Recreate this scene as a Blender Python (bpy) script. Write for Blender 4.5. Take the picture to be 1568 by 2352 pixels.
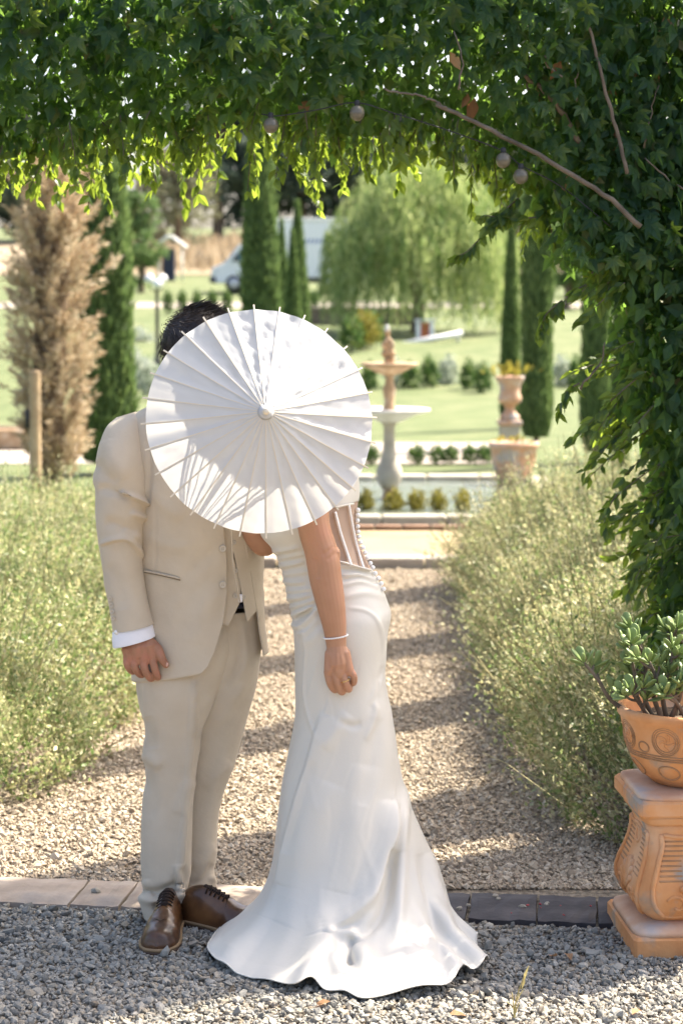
import bpy, math, random
import numpy as np
from mathutils import Vector, Matrix

rng = np.random.default_rng(7)
random.seed(7)
R = math.radians
scene = bpy.context.scene
for o in list(bpy.data.objects):
    bpy.data.objects.remove(o)
COL = scene.collection

# ------------------------------------------------------------------ camera
CAM_H = 1.70
FPX = 4573.0            # focal length in units of a 1568 x 2352 frame
PITCH = R(5.94)
cam_d = bpy.data.cameras.new('camera')
cam = bpy.data.objects.new('camera', cam_d)
COL.objects.link(cam)
cam.location = (0, 0, CAM_H)
cam.rotation_euler = (R(90) - PITCH, 0, 0)
cam_d.sensor_fit = 'VERTICAL'
cam_d.sensor_height = 36.0
cam_d.lens = 70.0
cam_d.clip_start = 0.1
cam_d.clip_end = 2000
cam_d.dof.use_dof = True
cam_d.dof.focus_distance = 5.15
cam_d.dof.aperture_fstop = 4.0
scene.camera = cam

# ------------------------------------------------------------------ sky and sun
SUN_EL = R(51)
SUN_AZ = math.atan2(0.80, 0.60)      # clockwise from +Y (straight ahead)
world = bpy.data.worlds.new('World')
scene.world = world
world.use_nodes = True
wn = world.node_tree
sky = wn.nodes.new('ShaderNodeTexSky')
sky.sky_type = 'NISHITA'
sky.sun_disc = False
sky.sun_elevation = SUN_EL
sky.sun_rotation = SUN_AZ
sky.air_density = 0.8
sky.dust_density = 5.0
sky.ozone_density = 0.3
wn.links.new(sky.outputs[0], wn.nodes['Background'].inputs[0])
wn.nodes['Background'].inputs[1].default_value = 0.135

sun_d = bpy.data.lights.new('sun', 'SUN')
sun_d.energy = 5.0
sun_d.angle = R(0.53)
sun_d.color = (1.0, 0.91, 0.77)
sun = bpy.data.objects.new('sun', sun_d)
COL.objects.link(sun)
sdir = Vector((math.sin(SUN_AZ) * math.cos(SUN_EL), math.cos(SUN_AZ) * math.cos(SUN_EL), math.sin(SUN_EL)))
sun.rotation_euler = sdir.to_track_quat('Z', 'Y').to_euler()
sun.location = (6, 6, 12)

scene.view_settings.view_transform = 'Standard'
scene.view_settings.look = 'None'
scene.view_settings.gamma = 1.0
scene.view_settings.exposure = 1.85
scene.view_settings.use_curve_mapping = False
scene.cycles.use_denoising = True
scene.cycles.max_bounces = 7
scene.cycles.diffuse_bounces = 4
scene.cycles.transparent_max_bounces = 7
scene.cycles.sample_clamp_indirect = 6.0

# ------------------------------------------------------------------ measuring helpers
CP, SP = math.cos(PITCH), math.sin(PITCH)

def P(x, y, Y):
    """world point seen at picture position (x, y) at distance Y"""
    u = (x - 784.0) / FPX
    v = (1176.0 - y) / FPX
    t = Y / (CP + v * SP)
    return np.array([u * t, Y, CAM_H + t * (v * CP - SP)])

def G(x, y, z=0.0):
    """world point on the ground (height z) at picture position (x, y)"""
    u = (x - 784.0) / FPX
    v = (1176.0 - y) / FPX
    t = (CAM_H - z) / (SP - v * CP)
    return np.array([u * t, t * (CP + v * SP), z])

def proj(v):
    """picture positions of an (n,3) array"""
    d = v - np.array([0, 0, CAM_H])
    z = d[:, 1] * CP - d[:, 2] * SP
    yy = d[:, 1] * SP + d[:, 2] * CP
    return np.stack([784 + FPX * d[:, 0] / z, 1176 - FPX * yy / z], 1)

def terrain_z(Y):
    Y = np.asarray(Y, float)
    return np.maximum(0, Y - 36) * 0.046 + np.maximum(0, Y - 85) * 0.030

# ------------------------------------------------------------------ object helpers
def link(o, parent=None):
    COL.objects.link(o)
    if parent is not None:
        o.parent = parent
    return o

def tag(o, label=None, cat=None, group=None, kind=None):
    if label: o['label'] = label
    if cat: o['category'] = cat
    if group: o['group'] = group
    if kind: o['kind'] = kind
    return o

def empty(name, loc=(0, 0, 0), rz=0.0, label=None, cat=None, group=None, kind=None, parent=None):
    o = bpy.data.objects.new(name, None)
    o.empty_display_size = 0.1
    o.location = loc
    o.rotation_euler = (0, 0, rz)
    link(o, parent)
    return tag(o, label, cat, group, kind)

def mesh_from(name, v, f, smooth=True, mats=(), mi=None):
    """v (n,3); f an (m,k) array or a list of such arrays"""
    fs = f if isinstance(f, list) else [f]
    fs = [np.asarray(a, np.int32) for a in fs if len(a)]
    v = np.asarray(v, np.float32)
    me = bpy.data.meshes.new(name)
    me.vertices.add(len(v))
    me.vertices.foreach_set('co', v.ravel())
    tot = np.concatenate([np.full(len(a), a.shape[1], np.int32) for a in fs])
    loops = np.concatenate([a.ravel() for a in fs])
    me.loops.add(len(loops))
    me.loops.foreach_set('vertex_index', loops)
    me.polygons.add(len(tot))
    me.polygons.foreach_set('loop_start', np.concatenate([[0], np.cumsum(tot)[:-1]]).astype(np.int32))
    me.polygons.foreach_set('loop_total', tot)
    me.polygons.foreach_set('use_smooth', np.full(len(tot), smooth))
    for m in mats:
        me.materials.append(m)
    if mi is not None:
        me.polygons.foreach_set('material_index', np.asarray(mi, np.int32))
    me.update(calc_edges=True)
    return me

def obj(name, v, f, mat=None, parent=None, smooth=True, mats=None, mi=None):
    me = mesh_from(name, v, f, smooth, mats if mats else ([mat] if mat else []), mi)
    return link(bpy.data.objects.new(name, me), parent)

def inst(name, me, parent=None, loc=(0, 0, 0), rot=(0, 0, 0), sc=(1, 1, 1)):
    o = bpy.data.objects.new(name, me)
    o.location = loc; o.rotation_euler = rot; o.scale = sc
    return link(o, parent)

class MB:
    """collects pieces of ONE part"""
    def __init__(s): s.v = []; s.q = []; s.t = []; s.n = 0
    def add(s, v, f):
        v = np.asarray(v, float)
        fs = f if isinstance(f, list) else [f]
        for a in fs:
            a = np.asarray(a, int)
            if len(a) == 0: continue
            (s.q if a.shape[1] == 4 else s.t).append(a + s.n)
        s.v.append(v); s.n += len(v)
        return s
    def get(s):
        out = []
        if s.q: out.append(np.concatenate(s.q))
        if s.t: out.append(np.concatenate(s.t))
        return np.concatenate(s.v), out
    def build(s, name, mat, parent=None, smooth=True):
        v, f = s.get()
        return obj(name, v, f, mat, parent, smooth)

def copy_tree(o, parent=None):
    c = o.copy()
    COL.objects.link(c)
    c.parent = parent
    for ch in o.children:
        copy_tree(ch, c)
    return c

# ------------------------------------------------------------------ shapes
def box(cx, cy, cz, sx, sy, sz, b=0.0):
    """box, bevelled on all edges when b > 0"""
    if b <= 0:
        v = np.array([[x, y, z] for x in (-.5, .5) for y in (-.5, .5) for z in (-.5, .5)]) * [sx, sy, sz] + [cx, cy, cz]
        f = np.array([[0, 1, 3, 2], [4, 6, 7, 5], [0, 4, 5, 1], [2, 3, 7, 6], [0, 2, 6, 4], [1, 5, 7, 3]])
        return v, f
    def ring(hx, hy, z, c):
        return [[hx - c, -hy, z], [hx, -hy + c, z], [hx, hy - c, z], [hx - c, hy, z], [-hx + c, hy, z], [-hx, hy - c, z], [-hx, -hy + c, z], [-hx + c, -hy, z]]
    hx, hy, hz = sx / 2, sy / 2, sz / 2
    rs = [ring(hx - b, hy - b, -hz, b * .5), ring(hx, hy, -hz + b, b), ring(hx, hy, hz - b, b), ring(hx - b, hy - b, hz, b * .5)]
    v = np.array(sum(rs, [])) + [cx, cy, cz]
    f = []
    for k in range(3):
        for i in range(8):
            j = (i + 1) % 8
            f.append([k * 8 + i, k * 8 + j, k * 8 + 8 + j, k * 8 + 8 + i])
    t = [[0, i + 1, i] for i in range(1, 7)] + [[24, 24 + i, 25 + i] for i in range(1, 7)]
    return v, [np.array(f), np.array(t)]

def grid_faces(nr, nc, closed=True):
    r = np.arange(nr - 1)[:, None]
    c = np.arange(nc if closed else nc - 1)[None, :]
    c2 = (c + 1) % nc
    a = r * nc + c; b = r * nc + c2; d = (r + 1) * nc + c2; e = (r + 1) * nc + c
    return np.stack([a, b, d, e], -1).reshape(-1, 4)

def lathe(profile, n=32, cx=0., cy=0., cz=0., cap=True, sq=None):
    """profile: (radius, z) from bottom to top; sq = superellipse exponent"""
    a = np.arange(n) / n * 2 * math.pi
    ca, sa = np.cos(a), np.sin(a)
    if sq:
        ca = np.sign(ca) * np.abs(ca) ** (2 / sq); sa = np.sign(sa) * np.abs(sa) ** (2 / sq)
    v = np.array([[[r * c + cx, r * s + cy, z + cz] for c, s in zip(ca, sa)] for r, z in profile]).reshape(-1, 3)
    f = [grid_faces(len(profile), n)]
    if cap:
        v = np.concatenate([v, [[cx, cy, profile[0][1] + cz], [cx, cy, profile[-1][1] + cz]]])
        i = np.arange(n); j = (i + 1) % n; L = (len(profile) - 1) * n; m = len(v)
        f += [np.concatenate([np.stack([j, i, np.full(n, m - 2)], 1), np.stack([L + i, L + j, np.full(n, m - 1)], 1)])]
    return v, f

def frames(p):
    p = np.asarray(p, float)
    t = np.gradient(p, axis=0)
    t /= np.linalg.norm(t, axis=1)[:, None] + 1e-12
    n = np.zeros_like(p)
    ref = np.array([0, 0, 1.]) if abs(t[0][2]) < .9 else np.array([1., 0, 0])
    u = np.cross(t[0], ref); u /= np.linalg.norm(u)
    for i in range(len(p)):
        u = u - t[i] * np.dot(u, t[i]); u /= np.linalg.norm(u) + 1e-12
        n[i] = u
    return t, n, np.cross(t, n)

def tube(p, r, n=8, round_ends=False):
    """closed tapered tube along points p"""
    p = np.asarray(p, float)
    r = np.broadcast_to(np.asarray(r, float), (len(p),)).copy()
    t, a, b = frames(p)
    if round_ends:
        pp, rr, aa, bb = [], [], [], []
        for k in (0.05, .35, .7):
            d = math.cos(math.asin(k)); pp.append(p[0] - t[0] * r[0] * d); rr.append(r[0] * k); aa.append(a[0]); bb.append(b[0])
        for i in range(len(p)):
            pp.append(p[i]); rr.append(r[i]); aa.append(a[i]); bb.append(b[i])
        for k in (.7, .35, .05):
            d = math.cos(math.asin(k)); pp.append(p[-1] + t[-1] * r[-1] * d); rr.append(r[-1] * k); aa.append(a[-1]); bb.append(b[-1])
        p, r, a, b = np.array(pp), np.array(rr), np.array(aa), np.array(bb)
    ang = np.arange(n) / n * 2 * math.pi
    v = p[:, None] + r[:, None, None] * (np.cos(ang)[None, :, None] * a[:, None] + np.sin(ang)[None, :, None] * b[:, None])
    m = len(p)
    v = np.concatenate([v.reshape(-1, 3), p[:1], p[-1:]])
    i = np.arange(n); j = (i + 1) % n; L = (m - 1) * n
    return v, [grid_faces(m, n), np.concatenate([np.stack([j, i, np.full(n, m * n)], 1), np.stack([L + i, L + j, np.full(n, m * n + 1)], 1)])]

def smooth_path(pts, n):
    """Catmull-Rom through the rows of pts"""
    p = np.asarray(pts, float)
    if len(p) == 2:
        return p[0] + (p[1] - p[0]) * np.linspace(0, 1, n)[:, None]
    q = np.concatenate([[2 * p[0] - p[1]], p, [2 * p[-1] - p[-2]]])
    s = np.linspace(0, len(p) - 1 - 1e-9, n)
    i = s.astype(int); f = (s - i)[:, None]
    a, b, c, d = q[i], q[i + 1], q[i + 2], q[i + 3]
    return .5 * (2 * b + (c - a) * f + (2 * a - 5 * b + 4 * c - d) * f ** 2 + (3 * b - a - 3 * c + d) * f ** 3)

def sphere(c, r, nu=16, nv=10):
    th = np.linspace(0.001, math.pi - .001, nv)
    return lathe([(math.sin(t), -math.cos(t)) for t in th], nu)[0] * np.asarray(r) + np.asarray(c), lathe([(math.sin(t), -math.cos(t)) for t in th], nu)[1]

def normals_of(v, f):
    fs = f if isinstance(f, list) else [f]
    n = np.zeros_like(v)
    for a in fs:
        e = np.cross(v[a[:, 2]] - v[a[:, 0]], v[a[:, -1]] - v[a[:, 1]]) if a.shape[1] == 4 else np.cross(v[a[:, 1]] - v[a[:, 0]], v[a[:, 2]] - v[a[:, 0]])
        for k in range(a.shape[1]):
            for c in range(3):
                n[:, c] += np.bincount(a[:, k], e[:, c], len(v))
    return n / (np.linalg.norm(n, axis=1)[:, None] + 1e-12)

def wob(p, freq, seed, n=7):
    """smooth noise, about -1..1, on (n,3) points"""
    g = np.random.default_rng(seed)
    out = np.zeros(len(p))
    for _ in range(n):
        k = g.normal(size=3) * freq
        out += np.sin(p @ k + g.uniform(0, 6.28))
    return out / math.sqrt(n) / 1.2

def loft(keys, nr, nc, ex=2.0, arc=None):
    """keys: (xl, yl, xr, yr, Yc, depth_front, depth_back) in picture positions and metres.
    ring angle 0 = right end, pi/2 = towards the viewer, pi = left end."""
    K = np.array([k if len(k) == 7 else (*k, k[-1]) for k in keys], float)
    K = smooth_path(K, nr)
    ang = np.arange(nc) / nc * 2 * math.pi
    V = np.zeros((nr, nc, 3))
    for i, (xl, yl, xr, yr, Y, df, db) in enumerate(K):
        A, B = P(xl, yl, Y), P(xr, yr, Y)
        c, h = (A + B) / 2, (B - A) / 2
        a = ang if arc is None else arc(i / (nr - 1), np.arange(nc) / (nc - 1))
        ca, sa = np.cos(a), np.sin(a)
        ca = np.sign(ca) * np.abs(ca) ** (2 / ex); sa = np.sign(sa) * np.abs(sa) ** (2 / ex)
        V[i] = c + ca[:, None] * h - np.where(sa > 0, sa * df, sa * db)[:, None] * np.array([0, 1., 0])
    return V.reshape(-1, 3), grid_faces(nr, nc, arc is None), K

def seg_dist(q, pts):
    """distance from picture points q to a polyline, place along it (0..1) and side"""
    pts = np.asarray(pts, float)
    best = np.full(len(q), 1e9); along = np.zeros(len(q)); side = np.zeros(len(q))
    L = np.concatenate([[0], np.cumsum(np.linalg.norm(np.diff(pts, axis=0), axis=1))])
    for i in range(len(pts) - 1):
        a, b = pts[i], pts[i + 1]
        ab = b - a
        t = np.clip(((q - a) @ ab) / (ab @ ab), 0, 1)
        d = q - (a + t[:, None] * ab)
        dd = np.linalg.norm(d, axis=1)
        m = dd < best
        best[m] = dd[m]; along[m] = ((L[i] + t * (L[i + 1] - L[i])) / L[-1])[m]
        side[m] = (ab[0] * d[:, 1] - ab[1] * d[:, 0])[m]
    return best, along, side

def strokes(v, f, lst):
    """fold lines worked into a surface: (points, width, height in metres, kind) on the side towards the viewer.
    kind '' = rounded ridge or groove, 'r' / 'l' = ridge falling off softly to one side, sharply to the other."""
    for pts, w, amp, kind in lst:
        n = normals_of(v, f)
        toc = np.array([0, 0, CAM_H]) - v
        toc /= np.linalg.norm(toc, axis=1)[:, None]
        face = np.clip((n * toc).sum(1) * 4 + 1.2, 0, 1)
        q = proj(v)
        pp = smooth_path(pts, max(12, len(pts) * 6))
        d, s, side = seg_dist(q, pp)
        ww = np.full(len(d), float(w))
        if kind == 'r': ww = np.where(side > 0, w, w * .22)
        if kind == 'l': ww = np.where(side < 0, w, w * .22)
        e = np.clip(s / .18, 0, 1) * np.clip((1 - s) / .18, 0, 1)
        if 'o' in kind: e = np.ones_like(s)
        k = np.exp(-(d / ww) ** 2) * (.15 + .85 * np.sqrt(e)) * face
        v = v + n * (amp * k)[:, None]
    return v

def remeshed(pieces, voxel, smooth_it=4):
    """one continuous surface round several overlapping closed shapes"""
    m = MB()
    for v, f in pieces: m.add(v, f)
    v, f = m.get()
    me = mesh_from('tmp', v, f)
    o = bpy.data.objects.new('tmp', me)
    COL.objects.link(o)
    r = o.modifiers.new('r', 'REMESH'); r.mode = 'VOXEL'; r.voxel_size = voxel; r.use_smooth_shade = True
    if smooth_it:
        s = o.modifiers.new('s', 'SMOOTH'); s.iterations = smooth_it; s.factor = .5
    dg = bpy.context.evaluated_depsgraph_get()
    ev = o.evaluated_get(dg).to_mesh()
    n = len(ev.vertices)
    co = np.zeros(n * 3, np.float32); ev.vertices.foreach_get('co', co)
    k = len(ev.polygons)
    li = np.zeros(len(ev.loops), np.int32); ev.loops.foreach_get('vertex_index', li)
    lt = np.zeros(k, np.int32); ev.polygons.foreach_get('loop_total', lt)
    out = [li.reshape(-1, 4)] if (lt == 4).all() else None
    if out is None:
        st = np.concatenate([[0], np.cumsum(lt)[:-1]]); out = []
        for c in (3, 4):
            idx = st[lt == c]
            if len(idx): out.append(li[idx[:, None] + np.arange(c)])
    o.evaluated_get(dg).to_mesh_clear()
    bpy.data.objects.remove(o); bpy.data.meshes.remove(me)
    return co.reshape(-1, 3).astype(float), out

def limb(pts, n=14):
    """rounded limb through (x, y, Y, radius in picture units)"""
    pts = np.asarray(pts, float)
    q = smooth_path(pts, max(len(pts) * 4, 6))
    w = np.array([P(a, b, c) for a, b, c, _ in q])
    return tube(w, q[:, 3] * q[:, 2] / FPX, n, True)

# leaf templates: y = along the leaf, z = up; unit length
LEAF_OVATE = (np.array([[0, 0, 0], [-.26, .36, .07], [.26, .36, .07], [0, .42, 0], [-.17, .72, .02], [.17, .72, .02], [0, 1.0, -.1]]),
              np.array([[0, 3, 1], [0, 2, 3], [1, 3, 4], [3, 2, 5], [4, 3, 6], [3, 5, 6]]))
LEAF_LIGHT = (np.array([[0, 0, 0], [-.27, .42, .06], [.27, .42, .06], [0, .46, 0], [0, 1.0, -.1]]), np.array([[0, 3, 1], [0, 2, 3], [1, 3, 4], [3, 2, 4]]))
LEAF_NARROW = (np.array([[0, 0, 0], [-.10, .45, .03], [.10, .45, .03], [0, 1.0, -.05]]), np.array([[0, 2, 1], [1, 2, 3]]))
LEAF_SMALL = (np.array([[0, 0, 0], [-.25, .5, .05], [.25, .5, .05], [0, 1.0, -.03]]), np.array([[0, 2, 1], [1, 2, 3]]))

def scatter(template, pos, direc, size, up=None, seed=1, roll=1.0):
    """many copies of a small template: returns vertices and faces"""
    g = np.random.default_rng(seed)
    tv, tf = template
    n = len(pos)
    d = direc / (np.linalg.norm(direc, axis=1)[:, None] + 1e-9)
    u = g.normal(size=(n, 3)) * roll + (0 if up is None else up)
    s = np.cross(d, u); s /= np.linalg.norm(s, axis=1)[:, None] + 1e-9
    w = np.cross(s, d)
    size = np.broadcast_to(size, (n,))[:, None, None]
    v = pos[:, None] + size * (tv[None, :, 0, None] * s[:, None] + tv[None, :, 1, None] * d[:, None] + tv[None, :, 2, None] * w[:, None])
    f = tf[None] + (np.arange(n) * len(tv))[:, None, None]
    return v.reshape(-1, 3), f.reshape(-1, tf.shape[1])

# ------------------------------------------------------------------ materials
def _ramp(nt, fac, cols):
    r = nt.nodes.new('ShaderNodeValToRGB')
    e = r.color_ramp.elements
    e[0].position, e[0].color = cols[0][0], (*cols[0][1], 1)
    e[1].position, e[1].color = cols[-1][0], (*cols[-1][1], 1)
    for p, c in cols[1:-1]:
        k = e.new(p); k.color = (*c, 1)
    nt.links.new(fac, r.inputs[0])
    return r.outputs[0]

def mat(name, cols, rough=.7, noise=None, island=0.0, bump=None, spec=.3, transl=0.0, tcol=None, metal=0.0, coat=0.0, sheen=0.0, detail=5, emit=None, sss=0.0, weave=None, stains=None):
    """cols: colour or [(pos, colour), ...] over noise (scale) and/or a random value for each separate piece"""
    m = bpy.data.materials.new(name)
    m.use_nodes = True
    nt = m.node_tree
    b = nt.nodes['Principled BSDF']
    b.inputs['Roughness'].default_value = rough
    b.inputs['Specular IOR Level'].default_value = spec
    b.inputs['Metallic'].default_value = metal
    b.inputs['Coat Weight'].default_value = coat
    b.inputs['Sheen Weight'].default_value = sheen
    if sss:
        b.inputs['Subsurface Weight'].default_value = sss
        b.inputs['Subsurface Radius'].default_value = (.012, .005, .003)
        b.inputs['Subsurface Scale'].default_value = 1.0
    if emit:
        b.inputs['Emission Color'].default_value = (*emit[0], 1)
        b.inputs['Emission Strength'].default_value = emit[1]
    tc = nt.nodes.new('ShaderNodeTexCoord').outputs['Object']
    cout = None
    if isinstance(cols, tuple):
        b.inputs['Base Color'].default_value = (*cols, 1)
    else:
        fac = None
        if noise:
            n = nt.nodes.new('ShaderNodeTexNoise'); n.inputs['Scale'].default_value = noise; n.inputs['Detail'].default_value = detail
            nt.links.new(tc, n.inputs['Vector'])
            mr = nt.nodes.new('ShaderNodeMapRange')
            mr.inputs['From Min'].default_value = .3; mr.inputs['From Max'].default_value = .7
            nt.links.new(n.outputs[0], mr.inputs[0])
            fac = mr.outputs[0]
        if island:
            g = nt.nodes.new('ShaderNodeNewGeometry')
            if fac is None:
                fac = g.outputs['Random Per Island']
            else:
                mx = nt.nodes.new('ShaderNodeMix'); mx.data_type = 'FLOAT'
                mx.inputs['Factor'].default_value = island
                nt.links.new(fac, mx.inputs[2]); nt.links.new(g.outputs['Random Per Island'], mx.inputs[3])
                fac = mx.outputs[0]
        cout = _ramp(nt, fac, cols)
        if stains:
            n2 = nt.nodes.new('ShaderNodeTexNoise'); n2.inputs['Scale'].default_value = stains[0]; n2.inputs['Detail'].default_value = 8
            nt.links.new(tc, n2.inputs['Vector'])
            r2 = nt.nodes.new('ShaderNodeMapRange'); r2.inputs['From Min'].default_value = stains[2]; r2.inputs['From Max'].default_value = stains[3]
            nt.links.new(n2.outputs[0], r2.inputs[0])
            mx = nt.nodes.new('ShaderNodeMix'); mx.data_type = 'RGBA'
            nt.links.new(r2.outputs[0], mx.inputs[0]); nt.links.new(cout, mx.inputs[6])
            mx.inputs[7].default_value = (*stains[1], 1)
            cout = mx.outputs[2]
        nt.links.new(cout, b.inputs['Base Color'])
    bp = None
    if bump:
        n = nt.nodes.new('ShaderNodeTexNoise'); n.inputs['Scale'].default_value = bump[0]; n.inputs['Detail'].default_value = 6
        nt.links.new(tc, n.inputs['Vector'])
        bp = nt.nodes.new('ShaderNodeBump'); bp.inputs['Strength'].default_value = bump[1]; bp.inputs['Distance'].default_value = bump[2] if len(bump) > 2 else .01
        nt.links.new(n.outputs[0], bp.inputs['Height'])
        nt.links.new(bp.outputs[0], b.inputs['Normal'])
    if transl:
        out = nt.nodes['Material Output']
        t = nt.nodes.new('ShaderNodeBsdfTranslucent')
        mx = nt.nodes.new('ShaderNodeMixShader'); mx.inputs[0].default_value = transl
        if tcol: t.inputs[0].default_value = (*tcol, 1)
        elif cout is not None: nt.links.new(cout, t.inputs[0])
        else: t.inputs[0].default_value = (*cols, 1)
        if bp: nt.links.new(bp.outputs[0], t.inputs['Normal'])
        nt.links.new(b.outputs[0], mx.inputs[1]); nt.links.new(t.outputs[0], mx.inputs[2])
        nt.links.new(mx.outputs[0], out.inputs[0])
    return m

def glass(name, col, rough=.05):
    m = mat(name, col, rough=rough, spec=.5)
    m.node_tree.nodes['Principled BSDF'].inputs['Transmission Weight'].default_value = .85
    return m

M = {}
M['lawn'] = mat('lawn', [(0, (.060, .085, .026)), (.5, (.088, .112, .040)), (1, (.125, .135, .060))], .9, noise=1.3, bump=(60, .6, .03))
M['gravel_bed'] = mat('gravel_bed', [(0, (.11, .09, .068)), (.5, (.21, .17, .12)), (1, (.33, .275, .205))], .9, noise=55, bump=(70, 1.0, .02))
M['gravel'] = mat('gravel', [(0, (.11, .105, .092)), (.22, (.20, .193, .172)), (.5, (.28, .27, .238)), (.72, (.26, .22, .162)), (.88, (.37, .35, .305)), (1, (.16, .13, .095))], .8, island=1.0, bump=(120, .4, .004))
M['path_gravel'] = mat('path_gravel', [(0, (.25, .20, .145)), (.35, (.335, .27, .195)), (.7, (.40, .33, .24)), (1, (.47, .41, .325))], .85, island=1.0)
M['dry_grass'] = mat('dry_grass', [(0, (.15, .15, .06)), (.40, (.24, .185, .10)), (1, (.29, .21, .125))], .95, noise=1.6, bump=(40, .5, .02))
M['pale_path'] = mat('pale_path', [(0, (.25, .21, .175)), (1, (.36, .32, .275))], .9, noise=3, bump=(40, .4, .02))
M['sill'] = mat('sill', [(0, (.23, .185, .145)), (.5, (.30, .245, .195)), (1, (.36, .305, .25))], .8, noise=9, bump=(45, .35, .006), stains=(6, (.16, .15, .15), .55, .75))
M['sill_shaded'] = mat('sill_shaded', [(0, (.026, .023, .026)), (.5, (.042, .038, .042)), (1, (.075, .068, .07))], .75, noise=9, bump=(45, .35, .006))  # darker copy of sill; shade on the right-hand slabs put into the colour
M['terracotta'] = mat('terracotta', [(0, (.46, .19, .07)), (.45, (.58, .28, .115)), (1, (.62, .40, .25))], .75, noise=6, bump=(60, .45, .004), stains=(9, (.30, .255, .21), .54, .66))
M['terracotta_groove_shade'] = mat('terracotta_groove_shade', [(0, (.27, .155, .08)), (1, (.42, .235, .12))], .8, noise=20, bump=(80, .25, .003))  # darker clay; recess shade of the relief lines put into the colour
M['terracotta_dusty'] = mat('terracotta_dusty', [(0, (.46, .25, .15)), (.5, (.54, .33, .21)), (1, (.56, .43, .34))], .8, noise=9, bump=(60, .25, .004), stains=(6, (.40, .36, .34), .5, .62))
M['stone_pale'] = mat('stone_pale', [(0, (.33, .295, .235)), (1, (.46, .42, .345))], .8, noise=8, bump=(30, .3, .01))
M['stone_warm'] = mat('stone_warm', [(0, (.28, .18, .10)), (.6, (.40, .28, .17)), (1, (.50, .40, .29))], .7, noise=9, bump=(30, .3, .01))
M['white_marble'] = mat('white_marble', [(0, (.50, .485, .455)), (1, (.64, .625, .60))], .5, noise=9)
M['water'] = mat('water', (.13, .15, .12), .06, bump=(9, .25, .03), spec=.9)
M['brick'] = mat('brick', [(0, (.15, .085, .055)), (1, (.27, .17, .11))], .85, noise=12, bump=(40, .3, .006))
M['soil'] = mat('soil', [(0, (.05, .035, .025)), (1, (.12, .085, .055))], .95, noise=30, bump=(60, .8, .01))
M['bark'] = mat('bark', [(0, (.09, .065, .045)), (1, (.23, .17, .12))], .9, noise=14, bump=(40, .7, .006))
M['twig'] = mat('twig', [(0, (.085, .068, .05)), (1, (.19, .155, .115))], .85, noise=20)
M['wood_post'] = mat('wood_post', [(0, (.32, .22, .12)), (1, (.48, .36, .22))], .85, noise=10, bump=(30, .4, .006))
M['ivy'] = mat('ivy', [(0, (.008, .030, .017)), (.3, (.015, .048, .025)), (.7, (.025, .070, .031)), (.95, (.050, .100, .036)), (1, (.14, .10, .045))], .5, island=1.0, spec=.35, transl=.48, tcol=(.25, .43, .065))
M['ivy_pale'] = mat('ivy_pale', [(0, (.024, .060, .022)), (.6, (.036, .085, .026)), (1, (.065, .11, .032))], .42, island=1.0, spec=.45, transl=.45, tcol=(.36, .48, .05))
M['dead_leaf'] = mat('dead_leaf', [(0, (.24, .11, .045)), (1, (.46, .28, .15))], .8, island=1.0, transl=.3)
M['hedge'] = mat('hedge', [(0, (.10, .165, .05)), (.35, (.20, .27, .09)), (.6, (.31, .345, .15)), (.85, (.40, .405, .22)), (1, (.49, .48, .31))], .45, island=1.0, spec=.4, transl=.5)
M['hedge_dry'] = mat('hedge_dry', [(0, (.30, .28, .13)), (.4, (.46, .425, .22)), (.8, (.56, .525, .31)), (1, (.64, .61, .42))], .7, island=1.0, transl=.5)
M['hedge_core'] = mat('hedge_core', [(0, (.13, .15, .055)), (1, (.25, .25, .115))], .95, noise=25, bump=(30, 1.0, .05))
M['stem'] = mat('stem', [(0, (.20, .17, .08)), (1, (.40, .36, .19))], .8, island=1.0)
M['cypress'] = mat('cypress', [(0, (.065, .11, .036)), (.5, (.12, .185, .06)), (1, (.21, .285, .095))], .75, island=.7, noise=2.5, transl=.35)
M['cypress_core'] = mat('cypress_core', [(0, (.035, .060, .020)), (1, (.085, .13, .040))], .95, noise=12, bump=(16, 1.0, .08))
M['dead_core'] = mat('dead_core', [(0, (.07, .045, .028)), (1, (.20, .145, .09))], .95, noise=9, bump=(20, 1.0, .05))  # deeper brown; shade in the gaps between sprays put into the colour
M['willow_dark'] = mat('willow_dark', [(0, (.07, .13, .04)), (.5, (.13, .21, .06)), (1, (.22, .30, .09))], .6, island=.8, noise=.5, transl=.4)
M['dead_conifer'] = mat('dead_conifer', [(0, (.19, .115, .06)), (.4, (.48, .37, .24)), (.8, (.64, .55, .40)), (1, (.38, .37, .20))], .9, island=.75, noise=4, transl=.2)
M['willow'] = mat('willow', [(0, (.21, .28, .09)), (.5, (.35, .42, .155)), (1, (.50, .54, .26))], .6, island=.8, noise=.5, transl=.45)
M['tree_a'] = mat('tree_a', [(0, (.045, .070, .055)), (.6, (.080, .112, .080)), (1, (.13, .165, .11))], .8, island=.7, noise=.2, transl=.3)  # lightened and bluish; distance haze put into the colour
M['tree_b'] = mat('tree_b', [(0, (.07, .13, .045)), (.6, (.14, .22, .07)), (1, (.25, .32, .12))], .8, island=.7, noise=.3, transl=.35)
M['tree_c'] = mat('tree_c', [(0, (.10, .11, .06)), (.6, (.19, .20, .115)), (1, (.30, .29, .18))], .8, island=.7, noise=.3, transl=.3)
M['shrub'] = mat('shrub', [(0, (.03, .07, .02)), (.6, (.08, .15, .035)), (1, (.22, .28, .08))], .6, island=1.0, transl=.3)
M['shrub_yellow'] = mat('shrub_yellow', [(0, (.13, .12, .02)), (.6, (.25, .22, .035)), (1, (.36, .33, .07))], .6, island=1.0, transl=.35)
M['shrub_silver'] = mat('shrub_silver', [(0, (.20, .25, .18)), (.6, (.38, .42, .33)), (1, (.6, .62, .52))], .5, island=1.0, transl=.3)
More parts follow.
